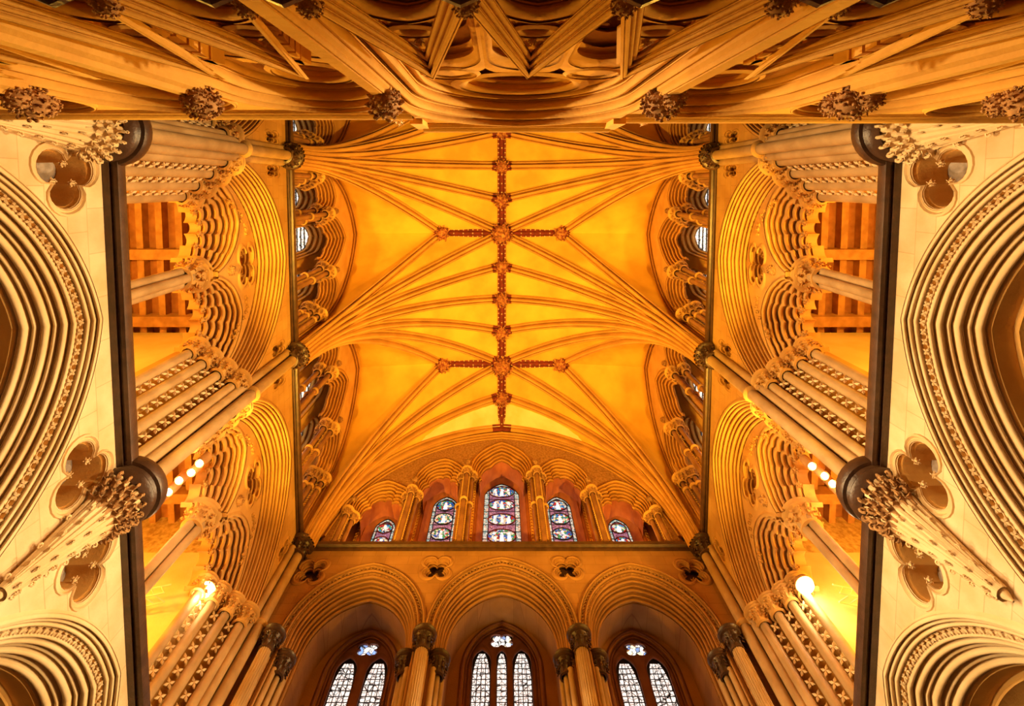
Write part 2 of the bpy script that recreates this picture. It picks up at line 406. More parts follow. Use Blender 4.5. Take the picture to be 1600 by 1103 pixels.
# ------------------------------------------------------------------ floor and closing shell
obj('floor', MB().box(-12, 12, -8, 12.5, -1.7, -1.5), 'floor', kind='structure')
for sn, sg in SIDE:
    fr = FR[sn]; X = lambda w: sg * (W + w)
    wall = empty('wall_%s' % sn, (sg * W, 4.0, 6.0), '%s-hand wall of pale and golden stone, arcade below, gallery and clerestory above' % sn, kind='structure')
    # --- string courses (dark marble)
    for k, (z, q) in enumerate(((SP1, .22), (SP2, .15))):
        prof = [(0, 0), (-q * .45, 0), (-q * .45, .04), (-q * .62, .05), (-q * .7, .01), (-q * .95, .02), (-q * 1.02, .09), (-q * .95, .16), (-q * .55, .2), (0, .27)]
        mb = MB(); mb.grid([[fr(u, z + dz, w) for w, dz in prof] for u in (-6.0, 9.9)])
        obj('trim_%d' % ((0 if sg < 0 else 2) + k + 1), mb, 'marble', kind='structure',
            label='dark marble string course %s on the %s wall' % (('above the arcade', 'above the gallery')[k], sn))
    # --- spandrel walling
    for i, uc in enumerate(BAY):
        u0, u1 = PIER[i], PIER[i + 1]
        A1 = arch(uc, 2.5, 4.55, 6.52, 9, 22, leg=3.0)
        tre = []
        for s_ in (-1, 1):
            tre.append(foil((uc + s_ * 1.98, 6.11), 3, .43, .2, 12, PI / 2 + s_ * PI / 5.2, 1, 1))
        mb = MB(); plate(mb, fr, [(u0, 3.0)] + A1 + [(u1, 3.0), (u1, SP1 + .05), (u0, SP1 + .05)], tre, 0, .3)
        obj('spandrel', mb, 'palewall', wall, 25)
        A2 = arch(uc, 2.42, 10.1, 12.1, 5, 20, leg=SP1)
        qf = [foil((uc + s_ * 2.22, 11.62), 4, .26, .12, 8, 0, .62, 1.25) for s_ in (-1, 1)]
        mb = MB(); plate(mb, fr, [(u0, SP1)] + A2 + [(u1, SP1), (u1, SP2 + .02), (u0, SP2 + .02)], qf, 0, .18)
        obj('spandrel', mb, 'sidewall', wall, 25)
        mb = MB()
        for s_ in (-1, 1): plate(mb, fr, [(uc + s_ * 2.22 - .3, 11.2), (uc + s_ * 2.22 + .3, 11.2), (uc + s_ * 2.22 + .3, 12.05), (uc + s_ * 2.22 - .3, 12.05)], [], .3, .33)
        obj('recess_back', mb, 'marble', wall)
        for s_, h in zip((-1, 1), qf):
            t_ = empty('quatrefoil_panel', fr(uc + s_ * 2.22, 11.62, 0), 'small dark quatrefoil, %s end of the gallery spandrel, %s wall, %s' % (('screen', 'east')[s_ > 0], sn, BN[i]), 'carved panel', 'small quatrefoils of the gallery spandrels')
            mb = MB(); c = (uc + s_ * 2.22, 11.62)
            ring(mb, fr, scale_path(h, c, 1.28), scale_path(h, c, .86), rolls([1, .8], -.015, .12, 1, .1)); obj('moulding', mb, 'stone', t_)
            inst('leaf_tuft', ME['tuft'], Matrix.Translation(fr(c[0], c[1] - .12, .1)) @ Matrix.Scale(.07, 4), t_)
        for s_, h in zip((-1, 1), tre):
            c = (uc + s_ * 1.98, 6.11)
            t_ = empty('trefoil_panel', fr(*c, 0), 'deep grey-backed trefoil recess, %s side of the arch, %s wall, %s' % (('screen', 'east')[s_ > 0], sn, BN[i]), 'carved panel', 'trefoil recesses of the arcade')
            mb = MB(); ring(mb, fr, scale_path(h, c, 1.22), scale_path(h, c, .97), [(0, 0), (.05, -.025), (.3, -.035), (.5, 0), (.7, -.012), (1, .02)]); obj('moulding', mb, 'pale', t_)
            mb = MB(); ring(mb, fr, scale_path(h, c, .99), scale_path(h, c, .86), [(0, 0), (.1, .06), (.35, .085), (.6, .07), (.75, .10), (1, .46)]); obj('reveal', mb, 'stone', t_)
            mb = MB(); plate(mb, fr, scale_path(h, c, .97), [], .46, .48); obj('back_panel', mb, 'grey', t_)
            for k in range(3):
                a = PI / 2 + s_ * PI / 5.2 + 2 * PI * k / 3
                inst('leaf_tuft', ME['tuftp'], Matrix.Translation(fr(c[0] + .16 * math.cos(a), c[1] + .16 * math.sin(a), .05)) @ Matrix.Scale(.06, 4), t_)
    # upper wall above the gallery openings, behind the clerestory
    # --- main arcade arches
    for i, uc in enumerate(BAY):
        if i == 0: continue
        t_ = empty('arcade_arch', fr(uc, 4.5, 0), 'big moulded arcade arch with dogtooth band, %s wall, %s' % (sn, BN[i]), 'arch', 'arcade arches')
        A = arch(uc, 2.5, 4.55, 6.52, 9, 26, leg=2.2); B = arch(uc, 1.98, 4.55, 6.06, 9, 26, leg=2.2)
        rho = .48
        rev = lambda a, b, w0, w1, ws, bl=1.1, mt='pale', nm='order': obj(nm, (lambda q: (loft(q, fr, mid(A, B, a), mid(A, B, b), rolls(ws, w0, w1, bl, rho * (b - a))), q)[1])(MB()), mt, t_)
        rev(0, .1, -.03, .03, [1], 1.5, 'pale', 'hood_mould')
        rev(.1, .28, .02, .13, [.8, 1])
        P = mid(A, B, .33); 
        mb = MB(); loft(mb, fr, mid(A, B, .28), mid(A, B, .39), [(0, .13), (.1, .24), (.9, .27), (1, .16)]); obj('hollow', mb, 'stone', t_)
        pos = tooth_mesh_along(None, fr, P, .2, .10, 1.3); U, V, Wd = axes(fr)
        for u, v, du, dv in pos:
            if v > 4.3: inst('dogtooth', ME['toothp'], basis(U * du + V * dv, U * -dv + V * du, -Wd, fr(u, v, .17), .10), t_)
        rev(.39, .6, .16, .34, [1, 1.3], 1.35); rev(.6, .8, .34, .52, [.6, 1.3], 1.3); rev(.8, 1.0, .52, .72, [.6, 1.2], 1.3)
        mb = MB(); loft(mb, fr, B, arch(uc, 1.7, 4.55, 5.8, 9, 26, leg=2.2), [(0, .72), (.12, .74), (.14, 1.0), (.3, 1.02), (.45, 1.0), (.6, 1.25), (.8, 1.3), (1, 1.6)]); obj('soffit', mb, 'stone', t_)
    for i, p in enumerate(PIER[1:]):
        t_ = empty('arcade_pier', (X(.6), p, -1.5), 'clustered arcade pier carrying the %s wall at %s' % (sn, ('the screen', 'mid length', 'the east corner')[i]), 'pier', 'arcade piers')
        for k in range(8):
            a = 2 * PI * k / 8; mb = MB().cyl((X(.6) + .55 * math.cos(a), p + .62 * math.sin(a), -1.5), (X(.6) + .55 * math.cos(a), p + .62 * math.sin(a), 2.2), .17, 12)
            obj('shaft', mb, 'colstone', t_)
        obj('core', MB().cyl((X(.6), p, -1.5), (X(.6), p, 2.6), .6, 16), 'colstone', t_)
        obj('abacus', MB().lathe((X(.6), p, 2.2), [(.6, 0), (.95, .15), (.98, .3), (.9, .42), (0, .45)], 24), 'stone', t_)
    # --- foliate corbels under the vault shafts
    for i, p in enumerate(PIER[1:3]):
        t_ = empty('foliate_corbel', (X(0), p, 5.0), 'long tapering leafy corbel, %s wall, %s' % (sn, ('half hidden by the stone screen', 'between the two big arches')[i]), 'corbel', 'foliate corbels')
        mb = MB(); cx = X(-.08); rg = random.Random(i)
        for k in range(11):
            a = PI * (k / 10) + (PI / 2 if sg < 0 else -PI / 2) + PI
            a = (PI * (k / 10) - PI / 2) + (0 if sg < 0 else PI)
            pts = []
            for j in range(9):
                t = j / 8; r = .045 + .30 * t ** 1.15
                pts.append((cx + r * math.cos(a) * 1.0, p + r * math.sin(a), 4.95 + 1.55 * t))
            mb.tube(pts, .046, 7)
        mb.lathe((cx, p, 4.9), [(.01, -.05), (.05, .03), (.07, .1), (.32, 1.55), (.34, 1.7)], 16)
        obj('stem_bundle', mb, 'pale', t_)
        mb = MB()
        for j in range(8):
            t = .06 + j / 8.2; r = .045 + .30 * t ** 1.15
            for k in range(9):
                a = (PI * ((k + .5 * (j % 2)) / 9.0) - PI / 2) + (0 if sg < 0 else PI); o = Vector((math.cos(a), math.sin(a), 0))
                if (k + j) % 2 == 0: curl_into(mb, tuple(Vector((cx, p, 4.95 + 1.55 * t)) + o * (r + .055)), o, .034, .38)
        obj('crocket', mb, 'pale', t_, kind='stuff')
        mb = MB()
        for j in range(3):
            for k in range(10):
                a = (PI * ((k + .5 * (j % 2)) / 9.5) - PI / 2) + (0 if sg < 0 else PI); o = Vector((math.cos(a), math.sin(a), 0))
                curl_into(mb, tuple(Vector((cx, p, 6.2 + .12 * j)) + o * (.355 + .035 * j)), o, .048, .46, (1, -1)[k % 2])
                leaf_into(mb, tuple(Vector((cx, p, 6.02 + .12 * j)) + o * (.27 + .03 * j)), o, (0, 0, 1), .2, .055, .5, 4)
        obj('foliage_head', mb, 'carved' if i else 'pale', t_)
        obj('abacus', MB().lathe((X(-.14), p, SP1 - .12), [(.34, -.05), (.42, 0), (.44, .05), (.4, .1), (.42, .14), (.47, .15), (.49, .2), (.47, .3), (.35, .36), (0, .37)], 32), 'marble', t_)
    # --- vault shafts
    for i, p in enumerate(PIER):
        if i == 0: continue
        t_ = empty('vault_shaft', (X(0), p, SP1 + .2), 'tall grouped wall shaft rising to the vault springing, %s wall, %s' % (sn, ('next to the stone screen', 'between the two bays', 'in the east corner')[i - 1]), 'column', 'vault shafts')
        zb = SP1 + .2 if i < 3 else 2.0
        for du, w, r in ((0, -.22, .12), (-.17, -.06, .09), (.17, -.06, .09)):
            if i == 3 and du > 0: continue
            obj('shaft', MB().cyl((X(w), p + du, zb), (X(w), p + du, 12.0), r, 16), 'colstone', t_)
        mb = MB()
        for du, w, r in ((0, -.22, .125), (-.17, -.06, .095), (.17, -.06, .095)):
            if i == 3 and du > 0: continue
            ringband(mb, (X(w), p + du, 9.95), r, .06)
        obj('shaft_ring', mb, 'stone', t_)
        capital((X(-.16), p, 11.92), .165, t_, dark=True)
    # --- gallery piers
    for i, p in enumerate(PIER):
        if i == 0: continue
        t_ = empty('gallery_pier', (X(.3), p, SP1 + .2), 'gallery pier of grouped shafts with dogtooth between them, %s wall, %s' % (sn, ('next to the stone screen', 'between the two open bays', 'in the east corner')[i - 1]), 'pier', 'gallery piers')
        plan = [(p - .05, .22), (p + .05, .22), (p + .82, 1.12), (p + .82, 1.6), (p - .82, 1.6), (p - .82, 1.12)]
        if i == 3: plan = [(p - .05, .22), (p + .05, .22), (p + .1, 1.6), (p - .82, 1.6), (p - .82, 1.12)]
        mb = MB(); n = len(plan)
        mb.add([fr(u, SP1 + .1, w) for u, w in plan] + [fr(u, 12.3, w) for u, w in plan], [tuple(range(n)), tuple(range(2 * n - 1, n - 1, -1))] + [(k, (k + 1) % n, n + (k + 1) % n, n + k) for k in range(n)])
        obj('core', mb, 'stone', t_)
        for s_ in (-1, 1):
            if i == 3 and s_ > 0: continue
            P0 = Vector((p + s_ * .2, .03)); P1 = Vector((p + s_ * .98, .98)); dd = (P1 - P0).normalized()
            lat = Vector(fr(dd[0], 0, dd[1])) - Vector(fr(0, 0, 0)); nrm2 = Vector((s_ * dd[1] * 1.0, -abs(dd[0])))
            out = Vector(fr(nrm2[0], 0, nrm2[1])) - Vector(fr(0, 0, 0)); out.normalize()
            cmb = MB()
            for k, tt in enumerate((.06, .37, .68, .97)):
                q = P0.lerp(P1, tt); c = Vector(fr(q[0], 0, q[1])) + out * .03
                obj('shaft', MB().cyl((c.x, c.y, SP1 + .15), (c.x, c.y, 9.68), .098, 14), 'colstone', t_)
                capital((c.x, c.y, 9.66), .135, t_)
                ringband(cmb, (c.x, c.y, 6.98), .1, .07)
            obj('shaft_base', cmb, 'stone', t_)
            for tt in (.215, .525, .825):
                q = P0.lerp(P1, tt); c = Vector(fr(q[0], 0, q[1])) + out * .01
                tooth_strip(t_, (c.x, c.y, SP1 + .25), (c.x, c.y, 9.62), lat, out, .155, 'toothp')
    # --- gallery arches
    for i, uc in enumerate(BAY):
        t_ = empty('gallery_arch', fr(uc, 10.1, 0), 'wide gallery arch with two cusped sub-arches, %s wall, %s' % (sn, BN[i]), 'arch', 'gallery arches')
        A = arch(uc, 2.42, 10.1, 12.1, 5, 30); B = arch(uc, 2.08, 10.0, 11.45, 5, 30)
        mb = MB(); loft(mb, fr, mid(A, B, -.04), mid(A, B, .1), rolls([1], -.05, .02, 1.3, .06)); obj('hood_mould', mb, 'stone', t_)
        mb = MB(); loft(mb, fr, mid(A, B, .1), B, rolls([.8, 1, 1.1, .8, 1.2, .8, 1.2], .0, .38, 1.35, .50)); obj('moulding', mb, 'stone', t_)
        mb = MB(); tooth_mesh_along(mb, fr, mid(A, B, .14), .02, .042, 1.5); obj('dogtooth_band', mb, 'stone', t_, kind='stuff')
        subs = [arch(uc + s_ * 1.03, .98, 9.85, 10.70, 8, 24) for s_ in (-1, 1)]
        q4 = foil((uc, 10.96), 4, 1, .55, 12, 0, .52, .36)
        mb = MB(); plate(mb, fr, B + [(uc + 2.08, 9.85)] + subs[1][::-1] + subs[0][::-1] + [(uc - 2.08, 9.85)], [q4], .36, .48); obj('tympanum', mb, 'stone', t_, 25)
        mb = MB(); c = (uc, 10.96)
        ring(mb, fr, scale_path(q4, c, 1.12), scale_path(q4, c, .72), rolls([1, .9, .9], .33, .56, 1.3, .14)); obj('quatrefoil', mb, 'stone', t_)
        mb = MB(); plate(mb, fr, scale_path(q4, c, .95), [], .66, .68); obj('recess_back', mb, 'carved', t_)
        rg = random.Random(5)
        for s_ in (-1, 1):
            for k in range(8):
                inst('leaf_tuft', ME['tuft'], Matrix.Translation(fr(uc + s_ * (.74 + .11 * k), 10.93 - .012 * k * k + rg.uniform(-.06, .06), .36)) @ Matrix.Rotation(rg.random() * 6, 4, 'X') @ Matrix.Scale(.075, 4), t_)
            inst('leaf_tuft', ME['tuft'], Matrix.Translation(fr(uc + s_ * .24, 10.96, .5)) @ Matrix.Scale(.1, 4), t_)
        inst('leaf_boss', ME['ball2'], Matrix.Translation(fr(uc, 10.32, .36)) @ Matrix.Scale(.14, 4), t_)
        for k, s_ in enumerate((-1, 1)):
            sa = subs[k]; c = (uc + s_ * .95, 9.95); base = arch(uc + s_ * .94, .66, 9.7, 10.36, 8, 24)
            sb = cusp(base, c, 5, .17); sm = cusp(mid(sa, base, .45), c, 5, .06)
            mb = MB(); loft(mb, fr, sa, sm, rolls([1, .9, 1], .33, .62, 1.35, .16)); loft(mb, fr, sm, sb, rolls([1, .9, 1], .62, 1.0, 1.35, .2))
            o_ = obj('sub_arch', mb, 'stone', t_)
            mb = MB(); loft(mb, fr, sb, sb, [(0, 1.0), (0, 1.25)]); obj('soffit', mb, 'stone', t_)
            for j in (1, 2, 3, 4):
                q = sb[int(len(sb) * j / 5)]
                inst('cusp_knot', ME['tuft'], Matrix.Translation(fr(q[0], q[1] - .02, .9)) @ Matrix.Scale(.10, 4), t_)
        # central column
        t_ = empty('gallery_column', fr(uc, SP1 + .2, .98), 'leafy-capped clustered gallery column, %s wall, %s' % (sn, BN[i]), 'column', 'gallery columns')
        for du, w in ((-.125, .85), (.125, .85), (0, .72), (0, .98)):
            obj('shaft', MB().cyl(fr(uc + du, SP1 + .1, w), fr(uc + du, 9.62, w), .088, 14), 'colstone', t_)
        capital(fr(uc, 9.42, .85), .185, t_)
    # --- gallery roof and back
    t_ = empty('gallery_roof', (X(2.2), 2, 12.2), 'exposed oak roof over the %s gallery, wide boards between heavy beams' % sn, 'roof', 'gallery roofs')
    ys = [-6, -3.6, -1.4, .05, 1.72, 3.42, 5.1, 6.35, 8.05]
    for y in ys: obj('beam', MB().box(*sorted((X(1.3), X(4.4))), y - .13, y + .13, 11.72, 12.06), 'timber', t_)
    for a, b in zip(ys, ys[1:] + [9.0]):
        for k in range(6):
            x = X(1.55 + .5 * k); obj('joist', MB().box(x - .085, x + .085, a + .13, b - .13, 11.9, 12.12), 'timber', t_)
            x2 = X(1.8 + .5 * k); obj('board', MB().box(x2 - .245, x2 + .245, a, b, 12.12, 12.15), 'board', t_)
    mb = MB().box(*sorted((X(4.3), X(4.6))), -6, 10, 4, 12.3); obj('aisle_wall', mb, 'plaster', wall)
    mb = MB().box(*sorted((X(1.2), X(4.4))), 3.75, 5.2, 9.2, 11.9); obj('cross_arch', mb, 'plaster', wall)
    obj('rubble_wall', MB().box(*sorted((X(1.2), X(4.4))), 8.82, 9.1, 10.9, 12.2), 'rubble', wall)
    obj('plaster_wall', MB().box(*sorted((X(.9), X(4.4))), 8.82, 9.1, 4, 10.9), 'plaster', wall)
    # --- aisle behind the arcade
    mb = MB(); 
    for yc in BAY:
        hx, hy = 2.2, 2.6; rows = []
        for a in range(17):
            row = []
            for b in range(17):
                x = -hx + 2 * hx * a / 16; y = -hy + 2 * hy * b / 16
                z = 4.6 + 1.75 * max(math.sqrt(max(0, 1 - (x / hx) ** 2)), math.sqrt(max(0, 1 - (y / hy) ** 2)))
                row.append((X(1.55 + hx + x), yc + y, z))
            rows.append(row)
        mb.grid(rows)
    obj('aisle_vault', mb, 'redstone', wall)
    for i, yc in enumerate(BAY):
        if i == 0: continue
        for s_ in (-1, 1):
            pts = [(X(1.55 + 2.2 - 2.2 * math.cos(PI * k / 20)), yc - s_ * 2.6 * math.cos(PI * k / 20), 4.5 + 1.78 * math.sin(PI * k / 20)) for k in range(21)]
            obj('aisle_rib', MB().tube(pts, .1, 8), 'stone', wall)

    # --- clerestory
    for i, uc in enumerate(BAY):
        t_ = empty('clerestory_arcade', fr(uc, 12.7, 0), 'stepped clerestory arcade with dark shafts, %s wall, %s' % (sn, BN[i]), 'arcade', 'clerestory arcades')
        form = arc((uc - 2.42, 15.0), (uc, 18.25), 20, 16) + arc((uc + 2.42, 15.0), (uc, 18.25), 20, 16)[::-1][1:]
        outer = [(uc - 2.42, 12.6)] + form + [(uc + 2.42, 12.6)]
        inn = arc((uc - 2.22, 15.0), (uc, 17.9), 20, 16) + arc((uc + 2.22, 15.0), (uc, 17.9), 20, 16)[::-1][1:]
        inner = [(uc - 2.22, 12.6)] + inn + [(uc + 2.22, 12.6)]
        mb = MB(); loft(mb, fr, outer, inner, rolls([1, .9, 1], -.05, .12, 1.3, .2)); obj('wall_rib', mb, 'rib', t_)
        cen = arc((uc - .9, 15.35), (uc, 17.0), 32, 14) + arc((uc + .9, 15.35), (uc, 17.0), 32, 14)[::-1][1:]
        L = arc((uc - 2.15, 14.5), (uc - 1.5, 16.1), 20, 12) + arc((uc - .98, 15.35), (uc - 1.5, 16.1), 20, 12)[::-1][1:]
        R = [(2 * uc - a, b) for a, b in L][::-1]
        notch = [(uc - 2.15, 12.6)] + L + cen + R + [(uc + 2.15, 12.6)]
        mb = MB(); plate(mb, fr, [(uc - 2.24, 12.6)] + [(u, v) for u, v in mid(inner[1:-1], outer[1:-1], .1)] + [(uc + 2.24, 12.6)] + notch[::-1], [], .06, .25); obj('lunette_wall', mb, 'stone', t_, 25)
        for nm, P, c, k in (('centre_arch', cen, (uc, 15.4), 3), ('side_arch', L, (uc - 1.5, 14.9), 4), ('side_arch', R, (uc + 1.5, 14.9), 4)):
            Q0 = scale_path(P, c, .60); Q1 = cusp(Q0, c, k, .12)
            mb = MB(); loft(mb, fr, P, mid(P, Q1, .5), rolls([1, .9, 1], .02, .24, 1.35, .2)); loft(mb, fr, mid(P, Q1, .5), Q1, rolls([1, .9, 1], .24, .5, 1.35, .2))
            obj(nm, mb, 'rib', t_)
        for du, zt in ((-.95, 15.05), (.95, 15.05), (-2.14, 14.2), (2.14, 14.2)):
            s_ = 1 if du > 0 else -1
            for k, (dd_, w) in enumerate(((0, .03), (s_ * (-.13), .24), (s_ * .1 if abs(du) < 1 else -s_ * .2, .4))):
                c = fr(uc + du + dd_, 0, w)
                obj('shaft', MB().cyl((c[0], c[1], 12.62), (c[0], c[1], zt), .075, 12), 'shaft', t_)
                capital((c[0], c[1], zt), .115, t_, carved=(k > 0))
                mb = MB(); ringband(mb, (c[0], c[1], 13.9), .085, .05); obj('shaft_ring', mb, 'stone', t_)
            mb = MB(); c = fr(uc + du - s_ * .07, 0, .12)
            for j in range(int((zt - 12.8) / .09)): mb.add([(c[0] - .02, c[1] - .03, 12.8 + .09 * j), (c[0] - .02, c[1] + .03, 12.8 + .09 * j), (c[0] - sg * .07, c[1], 12.83 + .09 * j), (c[0], c[1], 12.87 + .09 * j)], [(0, 1, 2), (1, 3, 2), (3, 0, 2)])
            obj('beading', mb, 'stone', t_, kind='stuff')
        for du, v in ((-1.0, 16.0), (1.0, 16.0)):
            inst('leaf_knot', ME['ball2'], Matrix.Translation(fr(uc + du, v, .02)) @ Matrix.Scale(.12, 4), t_)
        # passage back wall with windows
        wt = empty('window_%d' % ((1 if sg < 0 else 4) + i), fr(uc, 14, 1.4), 'three daylit clerestory lancets behind the arcade, %s wall, %s' % (sn, BN[i]), kind='structure')
        lan = [arch(uc, .55, 16.4, 17.45, 18, 10, leg=12.6), arch(uc - 1.45, .46, 15.85, 16.7, 18, 10, leg=12.6), arch(uc + 1.45, .46, 15.85, 16.7, 18, 10, leg=12.6)]
        bn = form; mb = MB()
        plate(mb, fr, [(uc - 2.63, 12.6), (uc - 2.63, 18.5), (uc + 2.63, 18.5), (uc + 2.63, 12.6)] + [q for P in (lan[2], lan[0], lan[1]) for q in P[::-1]], [], 1.05, 1.15)
        obj('window_wall', mb, 'stone', wt, 25)
        for P in lan:
            cu = (P[0][0] + P[-1][0]) / 2; c = (cu, 15.0); Q = [((cu + (u - cu) * .76), v - (.16 if v > 13 else 0)) for u, v in P]
            mb = MB(); loft(mb, fr, P, Q, rolls([1, 1, 1], 1.0, 1.5, 1.2, .3)); obj('reveal', mb, 'rib', wt)
            mb = MB(); plate(mb, fr, Q, [], 1.5, 1.53); g_ = obj('glass', mb, 'sideglass', wt)
            a_ = abs(Q[0][0] - cu); mb = MB(); U, V, Wd = axes(fr)
            for kk in range(1, 16):
                z = 13 + .3 * kk
                if z < Q[len(Q) // 2][1] - .2: mb.box(*sorted((fr(0, 0, 1.46)[0], fr(0, 0, 1.5)[0])), cu - a_, cu + a_, z - .012, z + .012)
            obj('glazing_bar', mb, 'lead', wt, kind='stuff')
        obj('passage_roof', MB().box(*sorted((X(.2), X(1.2))), uc - 2.6, uc + 2.6, 18.0, 18.1), 'stone', wt)
        obj('passage_floor', MB().box(*sorted((X(.1), X(1.6))), uc - 2.6, uc + 2.6, 12.4, 12.6), 'stone', wt)
    for p in PIER[1:]:
        obj('clerestory_pier', MB().box(*sorted((X(.08), X(1.6))), p - .5, min(p + .5, 10.6), 12.45, 18.4), 'stone', wall)
# ------------------------------------------------------------------ vault
ZR, ZS = 18.6, 12.25
vault = empty('ceiling', (0, 2, ZR), 'golden ribbed stone vault with a long straight ridge and fans of ribs', kind='structure')
def elev(Rr, h, n=22, stilt=.25):
    be = math.degrees(math.atan2(h - stilt, Rr)); e = max(2.5, 2 * be - 90)
    return arc((0, stilt), (Rr, h), e, n)
def rib_curve(S_, Tg, n=22, stilt=.25, zt=ZR):
    d = Vector((Tg[0] - S_[0], Tg[1] - S_[1])); Rr = d.length; d.normalize(); out = []
    for r, z in [(0, 0)] + elev(Rr, zt - ZS, n, stilt):
        out.append(Vector((S_[0] + d.x * r, S_[1] + d.y * r, ZS + z)))
    return out
RP = [(-.155, -.01), (-.165, .06), (-.135, .10), (-.105, .085), (-.095, .0), (-.068, .0), (-.06, .11), (-.05, .17), (-.025, .205), (.025, .205), (.05, .17), (.06, .11), (.068, .0), (.095, .0), (.105, .085), (.135, .10), (.165, .06), (.155, -.01)]
def sweep_rib(mb, C, k=1.0, i0=0, i1=None):
    i1 = len(C) if i1 is None else i1; rows = []
    for i in range(i0, i1):
        t = (C[min(i + 1, len(C) - 1)] - C[max(i - 1, 0)]).normalized()
        h = C[-1] - C[0]; h.z = 0; h.normalize(); b = Vector((-h.y, h.x, 0)); n = t.cross(b); n.normalize()
        if n.z > 0 or (abs(t.z) > .9 and n.dot(h) < 0): n = -n
        if n.dot(h) < -.01 and abs(t.z) > .5: n = -n
        rows.append([tuple(C[i] + b * (p * k) + n * (q * k)) for p, q in RP])
    mb.grid(rows)
PB = MB()
def rib(C, nm='rib', end=True, k=1.0):
    # normal: always below/inside the curve
    n = len(C); rows = []; h = C[-1] - C[0]; h.z = 0; h.normalize(); b = Vector((-h.y, h.x, 0))
    nr = []
    for i in range(n):
        t = (C[min(i + 1, n - 1)] - C[max(i - 1, 0)]).normalized()
        nn = (h * t.z - Vector((0, 0, 1)) * t.dot(h)).normalized()
        nr.append([tuple(C[i] + b * (p * k) + nn * (q * k)) for p, q in RP])
    cut = n - 2 if end else n
    mb = MB(); mb.grid(nr[:cut + (1 if end else 0)]); obj(nm, mb, 'rib', vault)
    if end:
        a, c = C[-2], C[-1]; L = (c - a).length; rr = []
        for f in (max(0, 1 - .55 / L), 1.0):
            P = a.lerp(c, f); nn = (h * (c - a).z - Vector((0, 0, 1)) * (c - a).dot(h)).normalized()
            rr.append([tuple(P + b * (p * k * 1.06) + nn * (q * k * 1.04)) for p, q in RP])
        mb = MB(); mb.grid(rr); obj('painted_rib_end', mb, 'red', vault)
def web(Ca, Cb, mt='web', nm='web', sub=3):
    rows = []
    for a, b in zip(Ca, Cb):
        rows.append([tuple(a.lerp(b, j / sub) + Vector((0, 0, .015))) for j in range(sub + 1)])
    obj(nm, MB().grid(rows), mt, vault, 60)
SX = W - .22
def fan(sg, p, dirs):
    S_ = (sg * SX, p)
    for dy in dirs:
        k_ = PIER.index(p) + (0 if dy > 0 else -1); yc = (PIER[k_] + PIER[k_ + 1]) / 2; pit = (PIER[2] - PIER[1]) / 4
        if p == PIER[3]: pit = (PIER[3] - PIER[2]) / 4
        last = p == PIER[3] and dy > 0
        st = lambda a: (S_[0] - sg * .12 * math.cos(a), S_[1] + dy * .16 * math.sin(a))
        c0 = rib_curve(st(0), (0, p))
        c1 = rib_curve(st(.45), (0, p + dy * pit)); c2 = rib_curve(st(.8), (0, yc)); c3 = rib_curve(st(1.15), (sg * 2.34, yc))
        fw = []
        yw = p + dy * .22; pts = [(0, 0), (0, 1.2), (0, 2.4)] + arc((0, 2.5), (abs(yc - yw), 18.2 - ZS), 22, 20)
        for r, z in pts: fw.append(Vector((sg * (W - .02), yw + dy * r, ZS + z)))
        for c in (c1, c2, c3): rib(c)
        web(c0, c1); web(c1, c2); web(c2, c3); web(c3, fw, sub=4)
    rib(rib_curve((S_[0] - sg * .12, p), (0, p)))
for sg in (-1, 1):
    for p in PIER[1:3]: fan(sg, p, (-1, 1))
    fan(sg, PIER[3], (-1,)); fan(sg, PIER[0], (1,))
    # strip against the east wall
    S_ = (sg * (SX - .1), 9.8); a = rib_curve((S_[0], PIER[3]), (0, PIER[3]))
    cA = rib_curve((sg * (SX - .1), 9.75), (0, 8.72)); cB = rib_curve((sg * (W - .3), EY), (0, EY - .0), zt=ZR - .1)
    web(cA, cB, 'webpale', 'bare_web')
def ridge(nm, P0, P1):
    P0, P1 = Vector(P0), Vector(P1); d = (P1 - P0).normalized(); b = Vector((-d.y, d.x, 0)); rows = []
    pr = [(-.16, 0), (-.16, .05), (-.1, .07), (-.08, .04), (-.05, .12), (0, .16), (.05, .12), (.08, .04), (.1, .07), (.16, .05), (.16, 0)]
    for P in (P0, P1): rows.append([tuple(P + b * x - Vector((0, 0, z))) for x, z in pr])
    o = obj(nm, MB().grid(rows), 'red', vault); mb = MB(); L = (P1 - P0).length; n = int(L / .17)
    for i in range(n):
        for sx in (-.13, .0, .13):
            if sx == 0 and i % 2: continue
            c = P0 + d * (L * (i + .5) / n) + b * sx - Vector((0, 0, .175 if sx == 0 else .07)); r = .032
            mb.add([tuple(c + d * r), tuple(c + b * r), tuple(c - d * r), tuple(c - b * r), tuple(c - Vector((0, 0, r)))], [(0, 1, 4), (1, 2, 4), (2, 3, 4), (3, 0, 4)])
    obj('painted_bead_row', mb, 'white', vault, kind='stuff')
ridge('ridge_rib', (0, -6, ZR - .0), (0, EY, ZR - .0))
for yc in ((PIER[1] + PIER[2]) / 2, (PIER[2] + PIER[3]) / 2):
    for sg in (-1, 1): ridge('cross_ridge_rib', (sg * .3, yc, ZR), (sg * 2.34, yc, ZR))
def boss(loc, r, lab, seed, grp):
    o = inst('roof_boss', ME['boss' if seed % 2 else 'boss2'], Matrix.Translation(loc) @ Matrix.Rotation(seed * 1.3, 4, 'Z') @ Matrix.Scale(r, 4))
    return tag(o, lab, 'roof boss', grp)
ord_ = ['nearest the stone screen', 'second from the stone screen', 'third from the stone screen', '', 'just past the first big boss', 'at mid vault', 'just before the second big boss', '', 'nearest the east wall']
ys = [-2.1, -.76, .57, 1.88, 3.2, 4.5, 5.85, 7.2, 8.52]
